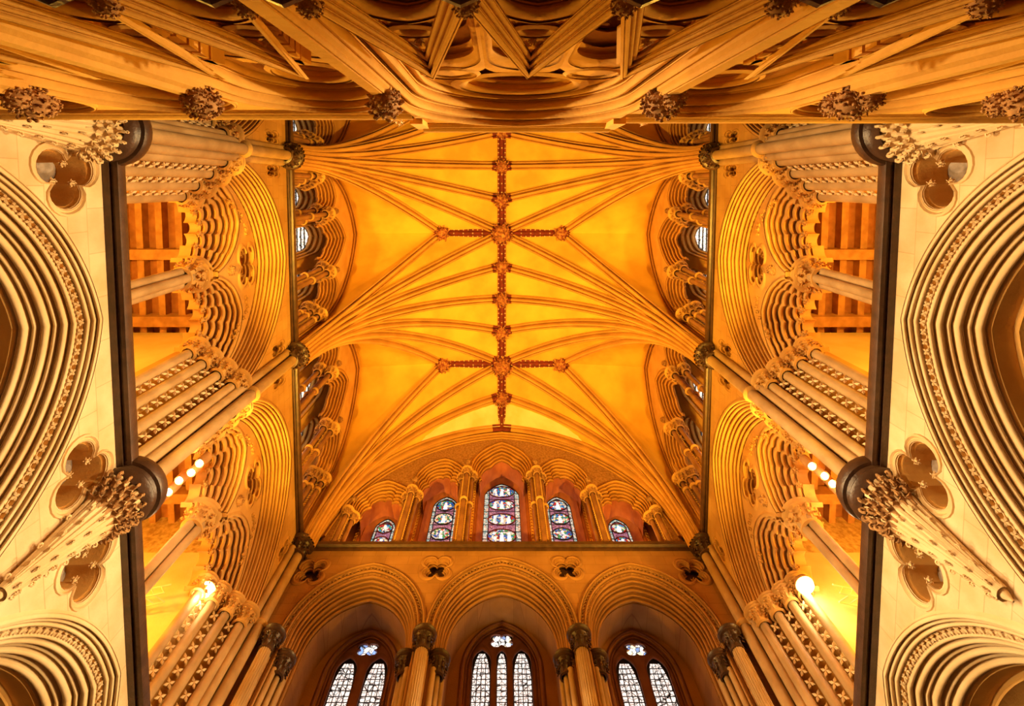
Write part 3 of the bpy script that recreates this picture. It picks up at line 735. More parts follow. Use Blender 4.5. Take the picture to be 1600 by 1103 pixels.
for k, y in enumerate(ys):
    if k in (3, 7): boss((0, y, ZR - .1), .52, 'large red and gold foliage boss at the %s ridge crossing' % ('upper' if k == 3 else 'lower'), k, 'large ridge bosses')
    else: boss((0, y, ZR - .1), .36, 'small red and gold foliage boss on the ridge, ' + ord_[k], k, 'small ridge bosses')
for k, yc in enumerate(BAY[1:]):
    for sg in (-1, 1): boss((sg * 2.34, yc, ZR - .1), .38, 'foliage boss on the %s end of the %s cross ridge' % ('left' if sg < 0 else 'right', ('upper', 'lower')[k]), 11 + k * 2 + sg, 'cross ridge bosses')

# ------------------------------------------------------------------ east wall
fr = FR['east']
east = empty('wall_east', (0, EY, 8), 'east wall with three tall arches below and five stepped lancets above', kind='structure')
low = [(-3.36, 1.60, 11.88), (0, 1.72, 12.08), (3.36, 1.60, 11.88)]
As = [arch(c, a, 9.75, t, 9, 22, leg=5.0) for c, a, t in low]
holes = [foil((s_ * 1.70, 11.78), 4, .36, .2, 10, 0, 1, .95) for s_ in (-1, 1)] + [foil((s_ * 4.92, 11.66), 4, .38, .2, 10, 0, .95, .95) for s_ in (-1, 1)]
mb = MB(); out = [(-6, 5.0)] + [q for P in As for q in P] + [(6, 5.0), (6, SP2 + .02), (-6, SP2 + .02)]
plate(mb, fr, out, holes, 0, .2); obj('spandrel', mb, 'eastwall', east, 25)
prof = [(0, 0), (-.07, 0), (-.08, .04), (-.10, .05), (-.13, .01), (-.17, .03), (-.18, .1), (-.16, .15), (-.08, .18), (0, .26)]
mb = MB(); mb.grid([[fr(u, SP2 + dz, w) for w, dz in prof] for u in (-5.5, 5.5)])
obj('trim_5', mb, 'marble', kind='structure', label='dark string course across the east wall between the arches and the lancets')
for j, h in enumerate(holes):
    s_ = (-1, 1)[j % 2]; c = ((s_ * 1.70, 11.78) if j < 2 else (s_ * 4.92, 11.66))
    t_ = empty('quatrefoil_panel', fr(*c, 0), 'moulded quatrefoil on the east wall, %s of the %s tall arch' % (('left', 'right')[j % 2], 'middle' if j < 2 else ('left' if s_ < 0 else 'right')), 'carved panel', 'quatrefoils of the east wall')
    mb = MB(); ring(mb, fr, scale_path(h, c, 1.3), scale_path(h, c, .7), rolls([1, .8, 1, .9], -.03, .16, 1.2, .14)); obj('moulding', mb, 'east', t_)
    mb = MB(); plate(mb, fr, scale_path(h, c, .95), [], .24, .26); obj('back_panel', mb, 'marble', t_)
    inst('leaf_tuft', ME['tuft'], Matrix.Translation(fr(c[0], c[1] - .1, .16)) @ Matrix.Scale(.09, 4), t_)
def panes(parent, cx, a, z0, zt, zb, w, lat, mt='lighty', cols=3, ph=.125):
    """quarries of a lancet light, each its own piece, leads between"""
    n = int((zt - zb) / ph)
    def half(z): return a if z < z0 else a * math.sqrt(max(0, 1 - ((z - z0) / (zt - z0)) ** 1.7))
    for r in range(n):
        z = zb + r * ph; h0, h1 = half(z + .01), half(z + ph - .01)
        if h0 < .05: continue
        for c in range(cols):
            u0, u1 = -1 + 2 * c / cols + .05, -1 + 2 * (c + 1) / cols - .05
            mb = MB().add([fr(cx + u0 * h0, z + .012, w), fr(cx + u1 * h0, z + .012, w), fr(cx + u1 * h1, z + ph - .012, w), fr(cx + u0 * h1, z + ph - .012, w)], [(0, 1, 2, 3)])
            obj('pane', mb, mt, parent)
for j, (c, a, tp) in enumerate(low):
    nm = ('left', 'middle', 'right')[j]
    t_ = empty('lancet_arch', fr(c, 10, 0), '%s tall arch of the east wall with foliage bands and deep mouldings' % nm, 'arch', 'tall arches of the east wall')
    A = arch(c, a, 9.75, tp, 9, 26, leg=5.0); B = arch(c, a - .43, 9.75, tp - .40, 9, 26, leg=5.0)
    Ci = arch(c, a - .46, 9.75, tp - .2, 9, 26, leg=5.0)
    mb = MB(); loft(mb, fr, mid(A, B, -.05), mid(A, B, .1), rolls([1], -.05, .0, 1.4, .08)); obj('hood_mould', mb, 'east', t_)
    arcs = A[1:-1]; barcs = B[1:-1]
    mb = MB(); loft(mb, fr, mid(A, B, .1), mid(A, B, .26), [(0, 0), (.1, .07), (.9, .09), (1, .03)]); loft(mb, fr, mid(A, B, .36), mid(A, B, .46), [(0, .1), (.1, .16), (.9, .18), (1, .12)]); obj('hollow', mb, 'carved', t_)
    mb = MB(); tooth_mesh_along(mb, fr, mid(arcs, barcs, .18), .05, .062, 1.5); tooth_mesh_along(mb, fr, mid(arcs, barcs, .41), .14, .045, 1.5); obj('foliage_band', mb, 'carved', t_, kind='stuff')
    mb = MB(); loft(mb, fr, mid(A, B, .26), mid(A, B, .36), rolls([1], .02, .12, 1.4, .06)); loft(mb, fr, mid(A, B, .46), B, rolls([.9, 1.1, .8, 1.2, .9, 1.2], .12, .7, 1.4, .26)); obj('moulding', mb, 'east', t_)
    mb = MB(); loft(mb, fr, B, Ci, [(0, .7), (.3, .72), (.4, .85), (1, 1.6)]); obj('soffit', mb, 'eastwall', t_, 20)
    # window
    wt = empty('window_%d' % (7 + j), fr(c, 10.5, 1.6), '%s daylit window of pale leaded glass under the tall east arches' % nm, kind='structure')
    wa, wz0, wz1 = (.90, 10.7, 11.80) if j == 1 else (.80, 10.5, 11.56)
    wo = arch(c, wa, wz0, wz1, 14, 14, leg=5.0); wi = arch(c, wa - .1, wz0, wz1 - .1, 14, 14, leg=5.0)
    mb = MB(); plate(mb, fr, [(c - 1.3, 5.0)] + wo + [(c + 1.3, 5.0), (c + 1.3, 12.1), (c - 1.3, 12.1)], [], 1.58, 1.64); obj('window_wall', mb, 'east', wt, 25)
    mb = MB(); loft(mb, fr, mid(wo, wi, -.8), wi, rolls([1.2, .8, 1, .8], 1.55, 1.72, 1.2, .16)); obj('frame', mb, 'purple', wt)
    lts = [(c - .49, .225, 10.5, 11.2), (c, .125, 10.7, 11.18), (c + .49, .225, 10.5, 11.2)] if j == 1 else [(c - .37, .25, 10.3, 11.0), (c + .37, .25, 10.3, 11.0)]
    fc = (c, 11.43, .34, .20) if j == 1 else (c, 11.2, .30, .18)
    fo = foil(fc[:2], 4, 1, .55, 10, 0, fc[2], fc[3]); eyes = [fo]
    for cu, la, z0, z1 in lts: eyes.append(arch(cu, la, z0, z1, 20, 10, leg=8.0))
    mb = MB(); plate(mb, fr, [(u, v) for u, v in wi], eyes, 1.66, 1.69); obj('tracery', mb, 'purple', wt, 25)
    mb = MB()
    for P in eyes[1:]: loft(mb, fr, scale_path(P, ((P[0][0] + P[-1][0]) / 2, 9.5), 1.05), P, rolls([1], 1.64, 1.69, 1.0, .03))
    ring(mb, fr, scale_path(fo, fc[:2], 1.12), fo, rolls([1], 1.64, 1.69, 1.0, .03)); obj('mullion_roll', mb, 'purple', wt)
    mb = MB(); plate(mb, fr, wi, [], 1.72, 1.73); obj('lead_ground', mb, 'lead', wt)
    for cu, la, z0, z1 in lts: panes(wt, cu, la - .012, z0, z1 - .01, 8.9, 1.705, None, cols=4 if la > .15 else 2)
    rg = random.Random(j)
    for k in range(9):
        r_ = 0 if k == 0 else .62; an = k * PI / 4; x, z = fc[0] + fc[2] * r_ * math.cos(an), fc[1] + fc[3] * r_ * math.sin(an)
        mb = MB(); q = foil((x, z), 4, .085, .07, 3, rg.random()); plate(mb, fr, q, [], 1.70, 1.705); obj('pane', mb, 'jewel', wt)
for j, x in enumerate((-5.02, -1.70, 1.70, 5.02)):
    t_ = empty('clustered_shaft', fr(x, 5, 0), 'fluted stone shafts with black marble capitals, %s of the four between the tall east arches' % ('first', 'second', 'third', 'fourth')[j], 'column', 'shafts between the tall east arches')
    mb = MB().cyl(fr(x, 5.0, -.06), fr(x, 9.5, -.08), .125, 18); obj('shaft', mb, 'colstone', t_)
    fl = MB()
    for k in range(9):
        a = PI * (k + .5) / 9 + PI; fl.cyl((x + .115 * math.cos(a), EY - .08 + .115 * math.sin(a), 5), (x + .115 * math.cos(a), EY - .08 + .115 * math.sin(a), 9.5), .024, 8)
    obj('fluting', fl, 'colstone', t_); capital(fr(x, 9.47, -.08), .125, t_, dark=True, sz=1.3)
    for s_ in (-1, 1):
        if j == 0 and s_ < 0 or j == 3 and s_ > 0: continue
        for q, (du, w) in enumerate(((.27, .12), (.36, .24), (.44, .38))):
            obj('shaft', MB().cyl(fr(x + s_ * du, 5, w), fr(x + s_ * du, 9.3, w), .062, 12), 'colstone', t_)
        capital(fr(x + s_ * .35, 9.22, .22), .115, t_, dark=True, sz=1.4)
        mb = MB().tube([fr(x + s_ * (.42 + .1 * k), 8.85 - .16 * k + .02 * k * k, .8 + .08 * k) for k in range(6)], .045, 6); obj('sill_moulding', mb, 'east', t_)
# upper lancets
wr = arc((-5.28, 12.95), (0, 18.42), 7, 26) + arc((5.28, 12.95), (0, 18.42), 7, 26)[::-1][1:]
wri = arc((-5.02, 12.95), (0, 18.18), 7, 26) + arc((5.02, 12.95), (0, 18.18), 7, 26)[::-1][1:]
t5 = empty('lancet_arcade', fr(0, 12.6, 0), 'five stepped cusped arches with dark marble shafts under the vault on the east wall', 'arcade')
mb = MB(); loft(mb, fr, wr, wri, rolls([1, .8, 1], -.12, .1, 1.3, .24)); obj('wall_rib', mb, 'rib', t5)
def sarc(P0, ap, P1, e=20, n=14): return arc(P0, ap, e, n) + arc(P1, ap, e, n)[::-1][1:]
OP = [((-4.66, 14.0), (-3.86, 15.5), (-3.02, 15.0)), ((-2.86, 15.0), (-2.08, 16.8), (-1.30, 16.1)), ((-1.12, 16.1), (0, 17.9), (1.12, 16.1))]
OP += [tuple((-p[0], p[1]) for p in o[::-1]) for o in OP[1::-1]]
arcs5 = [sarc(*o, e=26 if k == 2 else 20) for k, o in enumerate(OP)]
notch = []
for P in arcs5: notch += [(P[0][0], 12.55)] + P + [(P[-1][0], 12.55)]
mb = MB(); plate(mb, fr, [(-5.2, 12.55)] + wri + [(5.2, 12.55)] + notch[::-1], [], .05, .25); obj('lunette_wall', mb, 'carved', t5, 25)
LN = ['far left', 'left of centre', 'central', 'right of centre', 'far right']
for k, P in enumerate(arcs5):
    c = ((P[0][0] + P[-1][0]) / 2, (P[0][1] + P[-1][1]) / 2); Q0 = scale_path(P, c, .70); Q1 = cusp(Q0, c, 3 if k == 2 else 4, .14)
    mb = MB(); loft(mb, fr, P, mid(P, Q1, .5), rolls([1, .9, 1], .0, .24, 1.35, .2)); obj('arch', mb, 'rib', t5)
    mb = MB(); loft(mb, fr, mid(P, Q1, .5), Q1, rolls([1, .9, 1], .24, .5, 1.35, .2)); obj('cusped_order', mb, 'rib', t5)
    mb = MB(); loft(mb, fr, Q1, scale_path(Q0, c, .97), [(0, .5), (1, 1.05)]); obj('soffit', mb, 'redstone', t5)
for x, z in ((-4.72, 13.75), (-2.94, 14.75), (-1.21, 15.8), (1.21, 15.8), (2.94, 14.75), (4.72, 13.75)):
    s_ = 1 if x > 0 else -1
    for du, w in ((0, .02), (-s_ * .17, .2), (s_ * .16, .26)):
        obj('shaft', MB().cyl(fr(x + du, 12.6, w), fr(x + du, z, w), .07, 12), 'shaft', t5)
        cc = fr(x + du, z, w); capital(cc, .095, t5, carved=True)
        if abs(x) < 2:
            mb = MB(); ringband(mb, fr(x + du, 14.5, w), .09, .05); obj('shaft_ring', mb, 'stone', t5)
    mb = MB()
    for dd in (-.1, .1):
        for j in range(int((z - 12.7) / .085)):
            q = fr(x + dd, 12.7 + .085 * j, .06); mb.add([(q[0] - .035, q[1], q[2]), (q[0] + .035, q[1], q[2]), (q[0], q[1] - .06, q[2] + .03), (q[0], q[1], q[2] + .07)], [(0, 1, 2), (1, 3, 2), (3, 0, 2)])
    obj('beading', mb, 'stone', t5, kind='stuff')
    inst('leaf_knot', ME['ball2'], Matrix.Translation(fr(x, z + .75, .02)) @ Matrix.Scale(.13, 4), t5)
WL = [(-3.86, .34, 15.0, 15.45), (-1.98, .44, 16.05, 16.6), (0, .63, 16.7, 17.35), (1.98, .44, 16.05, 16.6), (3.86, .34, 15.0, 15.45)]
gl = [arch(c, a, z0, z1, 20, 12, leg=13.6) for c, a, z0, z1 in WL]
op = [arch(c, a + .26, z0 + .05, z1 + .38, 20, 12, leg=12.55) for c, a, z0, z1 in WL]
mb = MB(); plate(mb, fr, [(-5.6, 12.55)] + [q for P in op for q in P] + [(5.6, 12.55), (5.6, 18.6), (-5.6, 18.6)], [], 1.0, 1.1); obj('lancet_wall', mb, 'redstone', east, 25)
obj('passage_floor', MB().box(-5.6, 5.6, EY + .05, EY + 1.6, 12.4, 12.6), 'stone', east)
for k, (c, a, z0, z1) in enumerate(WL):
    wt = empty('window_%d' % (10 + k), fr(c, 15, 1.35), '%s stained glass lancet of the five on the east wall, blue, red and mauve' % LN[k], kind='structure')
    mb = MB(); loft(mb, fr, op[k], gl[k], [(0, 1.0), (.2, 1.03), (.3, 1.0), (.5, 1.1), (1, 1.36)]); obj('reveal', mb, 'redstone', wt)
    mb = MB(); pth = arch(c, a + .34, z0 + .05, z1 + .5, 20, 12, leg=12.7); tooth_mesh_along(mb, fr, pth, .98, .1, 1.35); pth2 = arch(c, a + .16, z0 + .05, z1 + .25, 20, 12, leg=12.7); tooth_mesh_along(mb, fr, pth2, 1.12, .07, 1.4)
    obj('foliage_band', mb, 'rib', wt, kind='stuff')
    mb = MB(); plate(mb, fr, gl[k], [], 1.38, 1.40); obj('border_glass', mb, 'border', wt)
    inn = arch(c, a * .72, z0, z1 - .13, 20, 12, leg=13.95)
    mb = MB(); plate(mb, fr, inn, [], 1.37, 1.375); obj('ground_glass', mb, 'mauve', wt)
    mb = MB(); lp = [fr(u, v, 1.365) for u, v in inn]; mb.tube(lp, .018, 5, closed=True); mb.tube([fr(u, v, 1.375) for u, v in gl[k]], .022, 5, closed=True)
    for j in range(12):
        z = 13.9 + .32 * j
        if z < z1 - .2: mb.cyl(fr(c - a, z, 1.36), fr(c + a, z, 1.36), .011, 5)
    obj('lead_line', mb, 'lead', wt)
    ms = {0: [(15.0, .22), (14.4, .22)], 1: [(16.12, .26), (15.45, .26), (14.75, .26)], 2: [(16.86, .30), (16.15, .27), (15.42, .27), (14.65, .31)]}[k if k < 3 else 4 - k]
    for z, r in ms:
        el = [(c + a * .74 * math.cos(2 * PI * q / 24), z + r * math.sin(2 * PI * q / 24)) for q in range(24)]
        mb = MB(); plate(mb, fr, el, [], 1.355, 1.36); o_ = obj('medallion', mb, 'medal', wt)
        mb = MB(); mb.tube([fr(u, v, 1.35) for u, v in el], .022, 5, closed=True); obj('medallion_ring', mb, 'red' if k % 2 == 0 else 'lead', o_)
        rg = random.Random(int(z * 10) + k)
        for q in range(3 if k == 2 else 1):     # pale robed figures
            fx = c + (q - 1) * a * .38 if k == 2 else c
            mb = MB(); body = [(fx - .07, z - r * .75), (fx + .07, z - r * .75), (fx + .05, z + r * .15), (fx - .05, z + r * .15)]; plate(mb, fr, body, [], 1.345, 1.35)
            obj('figure', mb, ('white_glass', 'jewel', 'clear')[rg.randrange(3)], o_)
            mb = MB(); plate(mb, fr, [(fx + .045 * math.cos(PI * t / 4), z + r * .38 + .05 * math.sin(PI * t / 4)) for t in range(8)], [], 1.343, 1.348); obj('figure_head', mb, 'clear', o_)
# ------------------------------------------------------------------ carved stone screen beside the viewer
fr = FR['screen']
scr = empty('stone_screen', (0, -D, -1.5), 'tall carved stone screen with deep pointed arches, tracery and foliage knots', 'screen')
PXS = [-5.6, -4.45, -3.3, -2.1, -.82, 1.13, 2.45, 3.65, 4.85, 5.6]
def top_of(i): return 5.0 if i == 4 else (4.4 if i < 4 else 4.65)
CAN = []
for i in range(len(PXS) - 1):
    u0, u1 = PXS[i], PXS[i + 1]; uc = (u0 + u1) / 2; hw = (u1 - u0) / 2; zt = top_of(i); c0 = i == 4
    A = arch(uc, hw - .02, 2.6, zt - .06, 7 if c0 else 9, 26, leg=-1.5); B = arch(uc, hw - (.19 if c0 else .15), 2.6, zt - (.28 if c0 else .2), 7 if c0 else 9, 26, leg=-1.5)
    mb = MB(); plate(mb, fr, [(u0 - .001, -1.5)] + A + [(u1 + .001, -1.5), (u1 + .001, zt), (u0 - .001, zt)], [], -.0 - (.04 if c0 else 0), .2); obj('spandrel', mb, 'screen', scr, 25)
    w0 = -.05 if c0 else 0
    mb = MB(); loft(mb, fr, A, mid(A, B, .45), rolls([1.1, 1.4], w0 - .02, .07, 1.5, .12)); obj('arch_moulding', mb, 'screen', scr)
    mb = MB(); loft(mb, fr, mid(A, B, .45), B, rolls([1.6, 1.1], .07, .23, 1.5, .12)); obj('arch_moulding', mb, 'screen', scr)
    # cornice
    q = .07 if c0 else .03
    mb = MB(); mb.grid([[fr(u, zt + dz, w) for w, dz in [(.3, -.09), (w0, -.09), (w0 - .03, -.06), (w0 - .03, -.03), (w0 - .06, 0), (w0 - .07, .05), (w0 - .05, .08), (.3, .1)]] for u in (u0, u1)]); obj('cornice', mb, 'screen', scr)
    if c0:
        for u, e_ in ((u0, -1), (u1, 1)):
            mb = MB().box(*sorted((u - .06, u + .06)), -D - .1, -D + .09, zt - .42, zt + .06); obj('cornice_block', mb, 'screen', scr)
    # tracery behind
    wi = B; nl = 3 if c0 else 2; a0 = hw - (.30 if c0 else .2); lw = 2 * (hw - .14) / nl
    mb = MB(); plate(mb, fr, [(u0, -1.5), (u1, -1.5), (u1, zt - .1), (u0, zt - .1)], [], .62, .66); obj('back_wall', mb, 'redstone', scr)
    for z in (zt - 1.0, zt - .62):
        obj('red_painted_band', MB().box(u0 + .02, u1 - .02, -D - .62, -D - .6, z, z + .12), 'red', scr)
    eyes = []; subs = []
    for k in range(nl):
        cc = uc - (hw - .14) + lw * (k + .5); P = arch(cc, lw * .42, 2.9 if c0 else 2.7, 3.5 if c0 else 3.2, 14, 12, leg=.5); subs.append(P)
    zo = (4.14, .48, .38) if c0 else (zt - .68, .27, .3)
    big = [(uc + zo[1] * math.cos(2 * PI * k / 36), zo[0] + zo[2] * math.sin(2 * PI * k / 36)) for k in range(36)]
    sm = []
    if c0: sm = [[(uc + s_ * .55 + .19 * math.cos(2 * PI * k / 20), 3.72 + .15 * math.sin(2 * PI * k / 20)) for k in range(20)] for s_ in (-1, 1)]
    mb = MB(); plate(mb, fr, [(u, v) for u, v in mid(A, B, .98)], subs + [big] + sm, .22, .30); obj('tracery', mb, 'screen', scr, 25)
    mb = MB()
    for P in subs:
        cc = ((P[0][0] + P[-1][0]) / 2, 2.4); loft(mb, fr, scale_path(P, cc, 1.1), scale_path(P, cc, .86), rolls([1, .7, 1], .18, .40, 1.1, .05))
    for P, cc in [(big, (uc, zo[0]))] + [(p_, ((p_[0][0] + p_[10][0]) / 2, 3.72)) for p_ in sm]:
        ring(mb, fr, scale_path(P, cc, 1.08), scale_path(P, cc, .8), rolls([1, .8, 1], .17, .42, 1.1, .08))
    obj('tracery_moulding', mb, 'screen', scr)
    for k in range(4):
        a = PI / 4 + PI / 2 * k; f = foil((uc + zo[1] * .44 * math.cos(a), zo[0] + zo[2] * .44 * math.sin(a)), 3, 1, .6, 6, a, zo[1] * .34, zo[2] * .34)
        mb = MB(); ring(mb, fr, f, scale_path(f, (uc + zo[1] * .44 * math.cos(a), zo[0] + zo[2] * .44 * math.sin(a)), .75), [(0, .36), (.5, .32), (1, .4)]); obj('foil', mb, 'screen', scr)
    inst('tracery_knot', ME['ball'], Matrix.Translation(fr(uc, zo[0], .34)) @ Matrix.Scale(.06, 4), scr)
    # gabled canopies
    n_g = nl; g0 = u0 + .13; g1 = u1 - .13; gw = (g1 - g0) / n_g
    sh = {3: .04, 2: .04, 5: -.06, 6: -.08}.get(i, 0)
    for k in range(n_g): CAN.append((g0 + gw * (k + .5) + sh, gw / 2, i, k))
for i, u in enumerate(PXS[1:-1]):
    mb = MB(); prof = [(-.07, .05), (-.07, -.03), (-.045, -.05), (-.04, -.04), (-.035, -.08), (.035, -.08), (.04, -.04), (.045, -.05), (.07, -.03), (.07, .05)]
    mb.grid([[fr(u + a, z, b) for a, b in prof] for z in (-1.5, 3.28)]); obj('pilaster', mb, 'screen', scr, 25)
    for dx, dz, r in ((0, .0, .145), (-.03, .14, .10), (.03, -.13, .1)):
        inst('foliage_knot', ME['ball' if i % 2 else 'ball2'], Matrix.Translation(fr(u + dx, 3.36 + dz, -.1 + .02 * abs(dx) * 10)) @ Matrix.Rotation(i * 1.1 + dz * 9, 4, 'Z') @ Matrix.Scale(r, 4), scr)
pos = ['first', 'second', 'third', 'fourth', 'fifth', 'sixth', 'seventh', 'eighth', 'ninth', 'tenth', 'eleventh', 'twelfth', 'thirteenth', 'fourteenth', 'fifteenth', 'sixteenth', 'seventeenth', 'eighteenth', 'nineteenth', 'twentieth']
for q, (cu, a, bi, k) in enumerate(CAN):
    if bi == 4: where = ('left', 'middle', 'right')[k] + ' gable in the wide central arch of the screen'
    else: where = ('left', 'right')[k] + ' gable of the pair in the %s narrow arch %s of the central one' % (('first', 'second', 'third', 'fourth')[abs(bi - 4) - 1], 'left' if bi < 4 else 'right')
    if abs(cu) > 4.2: continue
    t_ = empty('gabled_canopy', fr(cu, 1.6, 0), 'stone ' + where, 'canopy', 'gabled canopies of the stone screen')
    zb, za = 1.72, 2.86
    tri = lambda k_: [(cu - a * k_, zb - (1 - k_) * -.0)] + [(cu, zb + (za - zb) * k_)] + [(cu + a * k_, zb)]
    def tpath(k_, dz=0): return [(cu - a * k_ * (1 - t), zb + dz + (za - zb) * k_ * t) for t in (0, .25, .5, .75, 1)] + [(cu + a * k_ * t, zb + dz + (za - zb) * k_ * (1 - t)) for t in (.25, .5, .75, 1)]
    mb = MB(); loft(mb, fr, tpath(1.0), tpath(.72), rolls([1, .7, .9], -.05, .02, 1.0, .07)); obj('raking_moulding', mb, 'screen', t_)
    a2 = a * .80; P = arch(cu, a2, 1.62, 2.1, 16, 14, leg=.6); ov = [(cu + .085 * math.cos(2 * PI * t / 20) * (a / .27), 2.235 + .06 * math.sin(2 * PI * t / 20)) for t in range(20)]
    mb = MB(); plate(mb, fr, [(cu - a * .98, .6)] + P + [(cu + a * .98, .6), (cu + a * .98, zb)] + [(u, v) for u, v in tpath(.8)[::-1]] + [(cu - a * .98, zb)], [ov], .045, .09); obj('gable_wall', mb, 'screen', t_, 25)
    mb = MB(); loft(mb, fr, P, arch(cu, a2 * .62, 1.62, 1.98, 16, 14, leg=.6), rolls([1, .5, 1.1], .02, .24, 1.1, .09)); obj('arch_moulding', mb, 'screen', t_)
    mb = MB(); plate(mb, fr, arch(cu, a2 * .66, 1.62, 2.0, 16, 14, leg=.6), [], .24, .26); obj('niche_back', mb, 'carved', t_)
    mb = MB(); ring(mb, fr, scale_path(ov, (cu, 2.235), 1.15), scale_path(ov, (cu, 2.235), .75), rolls([1, 1], .02, .14, 1.2, .03)); obj('oculus', mb, 'screen', t_)
    mb = MB(); plate(mb, fr, scale_path(ov, (cu, 2.235), .9), [], .14, .15); obj('oculus_back', mb, 'carved', t_)
    inst('leaf_tuft', ME['tuft'], Matrix.Translation(fr(cu, 2.40, .04)) @ Matrix.Scale(.035, 4), t_)
    # coursed roof slabs on both slopes, running back to the screen
    for s_ in (-1, 1):
        n = 8
        for j in range(n):
            t0, t1 = (j + .08) / n, (j + .86) / n; y0, y1 = .03, .25
            P0 = (cu + s_ * a * (1 - t0) * 1.0, zb + (za - zb) * t0); P1 = (cu + s_ * a * (1 - t1) * 1.0, zb + (za - zb) * t1)
            ox, oz = s_ * .012, .003
            vs = [fr(P0[0], P0[1], y0), fr(P1[0], P1[1], y0), fr(P1[0], P1[1], y1), fr(P0[0], P0[1], y1), fr(P0[0] - ox * 4, P0[1] - oz, y0), fr(P1[0] - ox * 4, P1[1] - oz, y0), fr(P1[0] - ox * 4, P1[1] - oz, y1), fr(P0[0] - ox * 4, P0[1] - oz, y1)]
            mb = MB().add(vs, [(0, 1, 2, 3), (4, 7, 6, 5), (0, 4, 5, 1), (1, 5, 6, 2), (2, 6, 7, 3), (3, 7, 4, 0)]); obj('roof_slab', mb, 'screen', t_)
cx_seen = []
for_ord = ['nearest', 'second', 'third', 'fourth', 'fifth', 'sixth', 'seventh', 'eighth', 'ninth', 'tenth', 'eleventh']
cnt = {-1: 0, 1: 0}
EDG = sorted({round(cu + s_ * a, 2) for cu, a, bi, k in CAN for s_ in (-1, 1)}, key=lambda x: abs(x - .155))
for x in EDG:
        if any(abs(x - y) < .08 for y in cx_seen) or abs(x) > 3.6: continue
        cx_seen.append(x); sd = -1 if x < .155 else 1; cnt[sd] += 1
        t_ = empty('canopy_shaft', fr(x, -1.5, -.02), 'slender octagon-capped shaft of the screen, %s one %s of its middle gable' % (for_ord[cnt[sd] - 1], 'left' if sd < 0 else 'right'), 'column', 'shafts under the screen gables')
        obj('shaft', MB().cyl(fr(x, -1.5, -.02), fr(x, 1.3, -.02), .035, 10), 'screen', t_)
        mb = MB(); mb.lathe(fr(x, 1.52, -.03), [(.0, -.03), (.06, -.025), (.085, 0), (.088, .02), (.075, .03), (0, .04)], 8); obj('octagonal_cap', mb, 'marble', t_, 15)
        inst('foliage_capital', ME['ball2'], Matrix.Translation(fr(x, 1.42, -.03)) @ Matrix.Scale(.06, 4), t_)
        inst('foliage_knot', ME['ball'], Matrix.Translation(fr(x, 1.74, -.03)) @ Matrix.Rotation(x * 5, 4, 'Z') @ Matrix.Scale(.058, 4), t_)
for s_, x in ((-1, -1.08), (1, 1.5)):
    t_ = empty('pinnacle', (x, -D - .05, 4.9), 'tiny pale knotted pinnacle on the %s end of the central screen cornice' % ('left' if s_ < 0 else 'right'), 'pinnacle', 'tiny pinnacles on the screen')
    obj('stem', MB().lathe((x, -D - .03, 4.6), [(.03, 0), (.03, .25), (.045, .27), (.02, .3), (.02, .5), (0, .55)], 8), 'pale', t_)
    for z in (4.75, 4.95, 5.1): inst('leaf_tuft', ME['tuftp'], Matrix.Translation((x, -D + .01, z)) @ Matrix.Scale(.05, 4), t_)

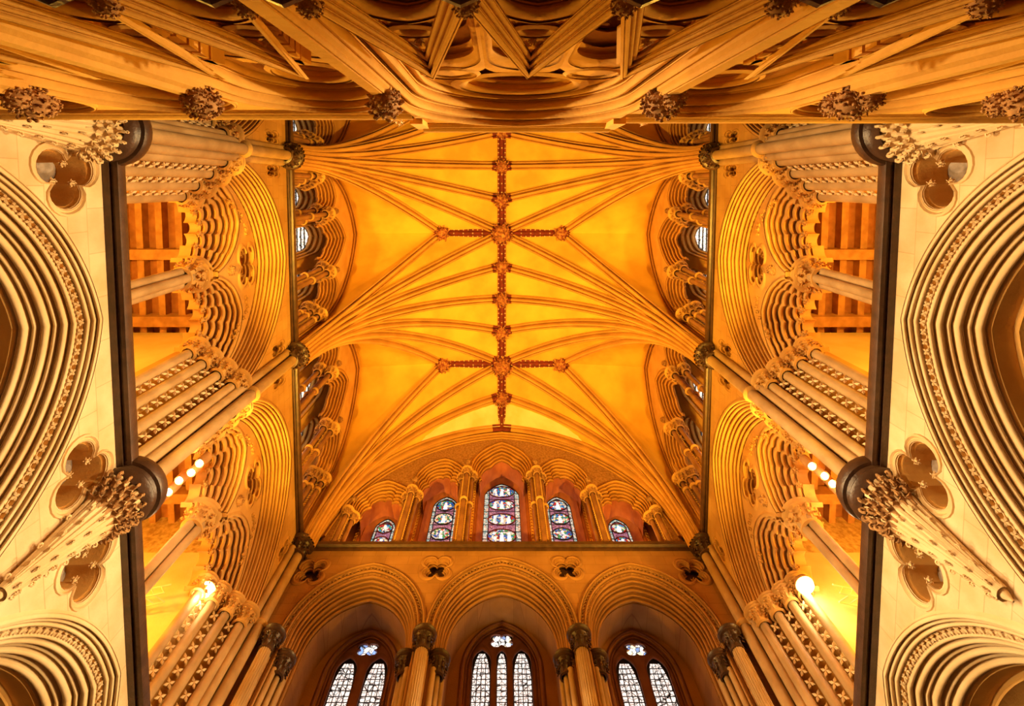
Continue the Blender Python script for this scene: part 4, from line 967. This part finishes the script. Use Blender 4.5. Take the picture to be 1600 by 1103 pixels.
# ------------------------------------------------------------------ lamps in the galleries
BULB = {-1: [(-7.19, 6.59), (-6.96, 6.39), (-6.73, 6.14), (-6.47, 5.97), (-6.29, 5.77)], 1: [(7.33, 6.62), (7.08, 6.41), (6.9, 6.21), (6.73, 6.04), (6.46, 5.83)]}
for sg in (-1, 1):
    sn = 'left' if sg < 0 else 'right'; P = BULB[sg]; Z = 9.5
    t_ = empty('lamp_rail', (P[2][0], P[2][1], Z + .3), 'thin dark rail carrying the five jar lamps in the %s gallery' % sn, 'rail')
    obj('rail', MB().cyl((P[0][0], P[0][1], Z + .32), (P[4][0], P[4][1], Z + .32), .015, 8), 'black', t_)
    for k, (x, y) in enumerate(P):
        t_ = empty('jar_lamp', (x, y, Z), 'glowing jar lamp, %s of five in the %s gallery from the string course' % (('first', 'second', 'third', 'fourth', 'fifth')[k], sn), 'lamp', 'jar lamps in the %s gallery' % sn)
        obj('housing', MB().lathe((x, y, Z), [(.095, .30), (.1, .28), (.1, .06), (.092, .02), (.085, .03), (.085, .27), (0, .29)], 14), 'timber', t_)
        obj('bulb', MB().lathe((x, y, Z), [(.0, -.04), (.035, -.03), (.06, .0), (.062, .08), (.05, .16), (.0, .18)], 12), 'glow', t_)
        if k % 2 == 0: point('jar_light', (x, y, Z - .15), 10, PALE, .06)
    x, y, z = (-6.45, 8.8, 9.8) if sg < 0 else (6.5, 8.55, 9.62)
    t_ = empty('floodlight', (x, y, z), 'dazzling round floodlight in the %s gallery next to the east pier' % sn, 'lamp', 'gallery floodlights')
    obj('lens', MB().lathe((x, y, z), [(0, -.06), (.11, -.045), (.17, 0), (.18, .05)], 20), 'bulb', t_)
    obj('housing', MB().lathe((x, y, z), [(.2, .05), (.2, .06), (.17, .14), (.08, .2), (0, .21)], 20), 'timber', t_)
    obj('bracket', MB().tube([(x, y, z + .3), (x, y + .15, z + .4), (x, y + .4, z + .4)], .025, 6), 'black', t_)
    point('floodlight_light', (x - sg * .02, y - .1, z - .28), 25, PALE, .12)
    t_ = empty('lighting_truss', (sg * 7.6, 8.0, 8.6), 'pale lattice lighting truss in the %s gallery under the floodlight' % sn, 'truss', 'gallery lighting trusses')
    a, b = Vector((sg * 6.9, 8.3, 9.2)), Vector((sg * 8.2, 8.45, 9.0))
    for dz, dy in ((0, 0), (.2, 0), (0, .2)): obj('chord', MB().cyl(a + Vector((0, dy, dz)), b + Vector((0, dy, dz)), .016, 8), 'pale', t_)
    for k in range(7):
        f = k / 7; g = (k + 1) / 7; obj('strut', MB().cyl(a.lerp(b, f), a.lerp(b, g) + Vector((0, 0, .2)), .01, 6), 'pale', t_); obj('strut', MB().cyl(a.lerp(b, f) + Vector((0, .2, 0)), a.lerp(b, g), .01, 6), 'pale', t_)
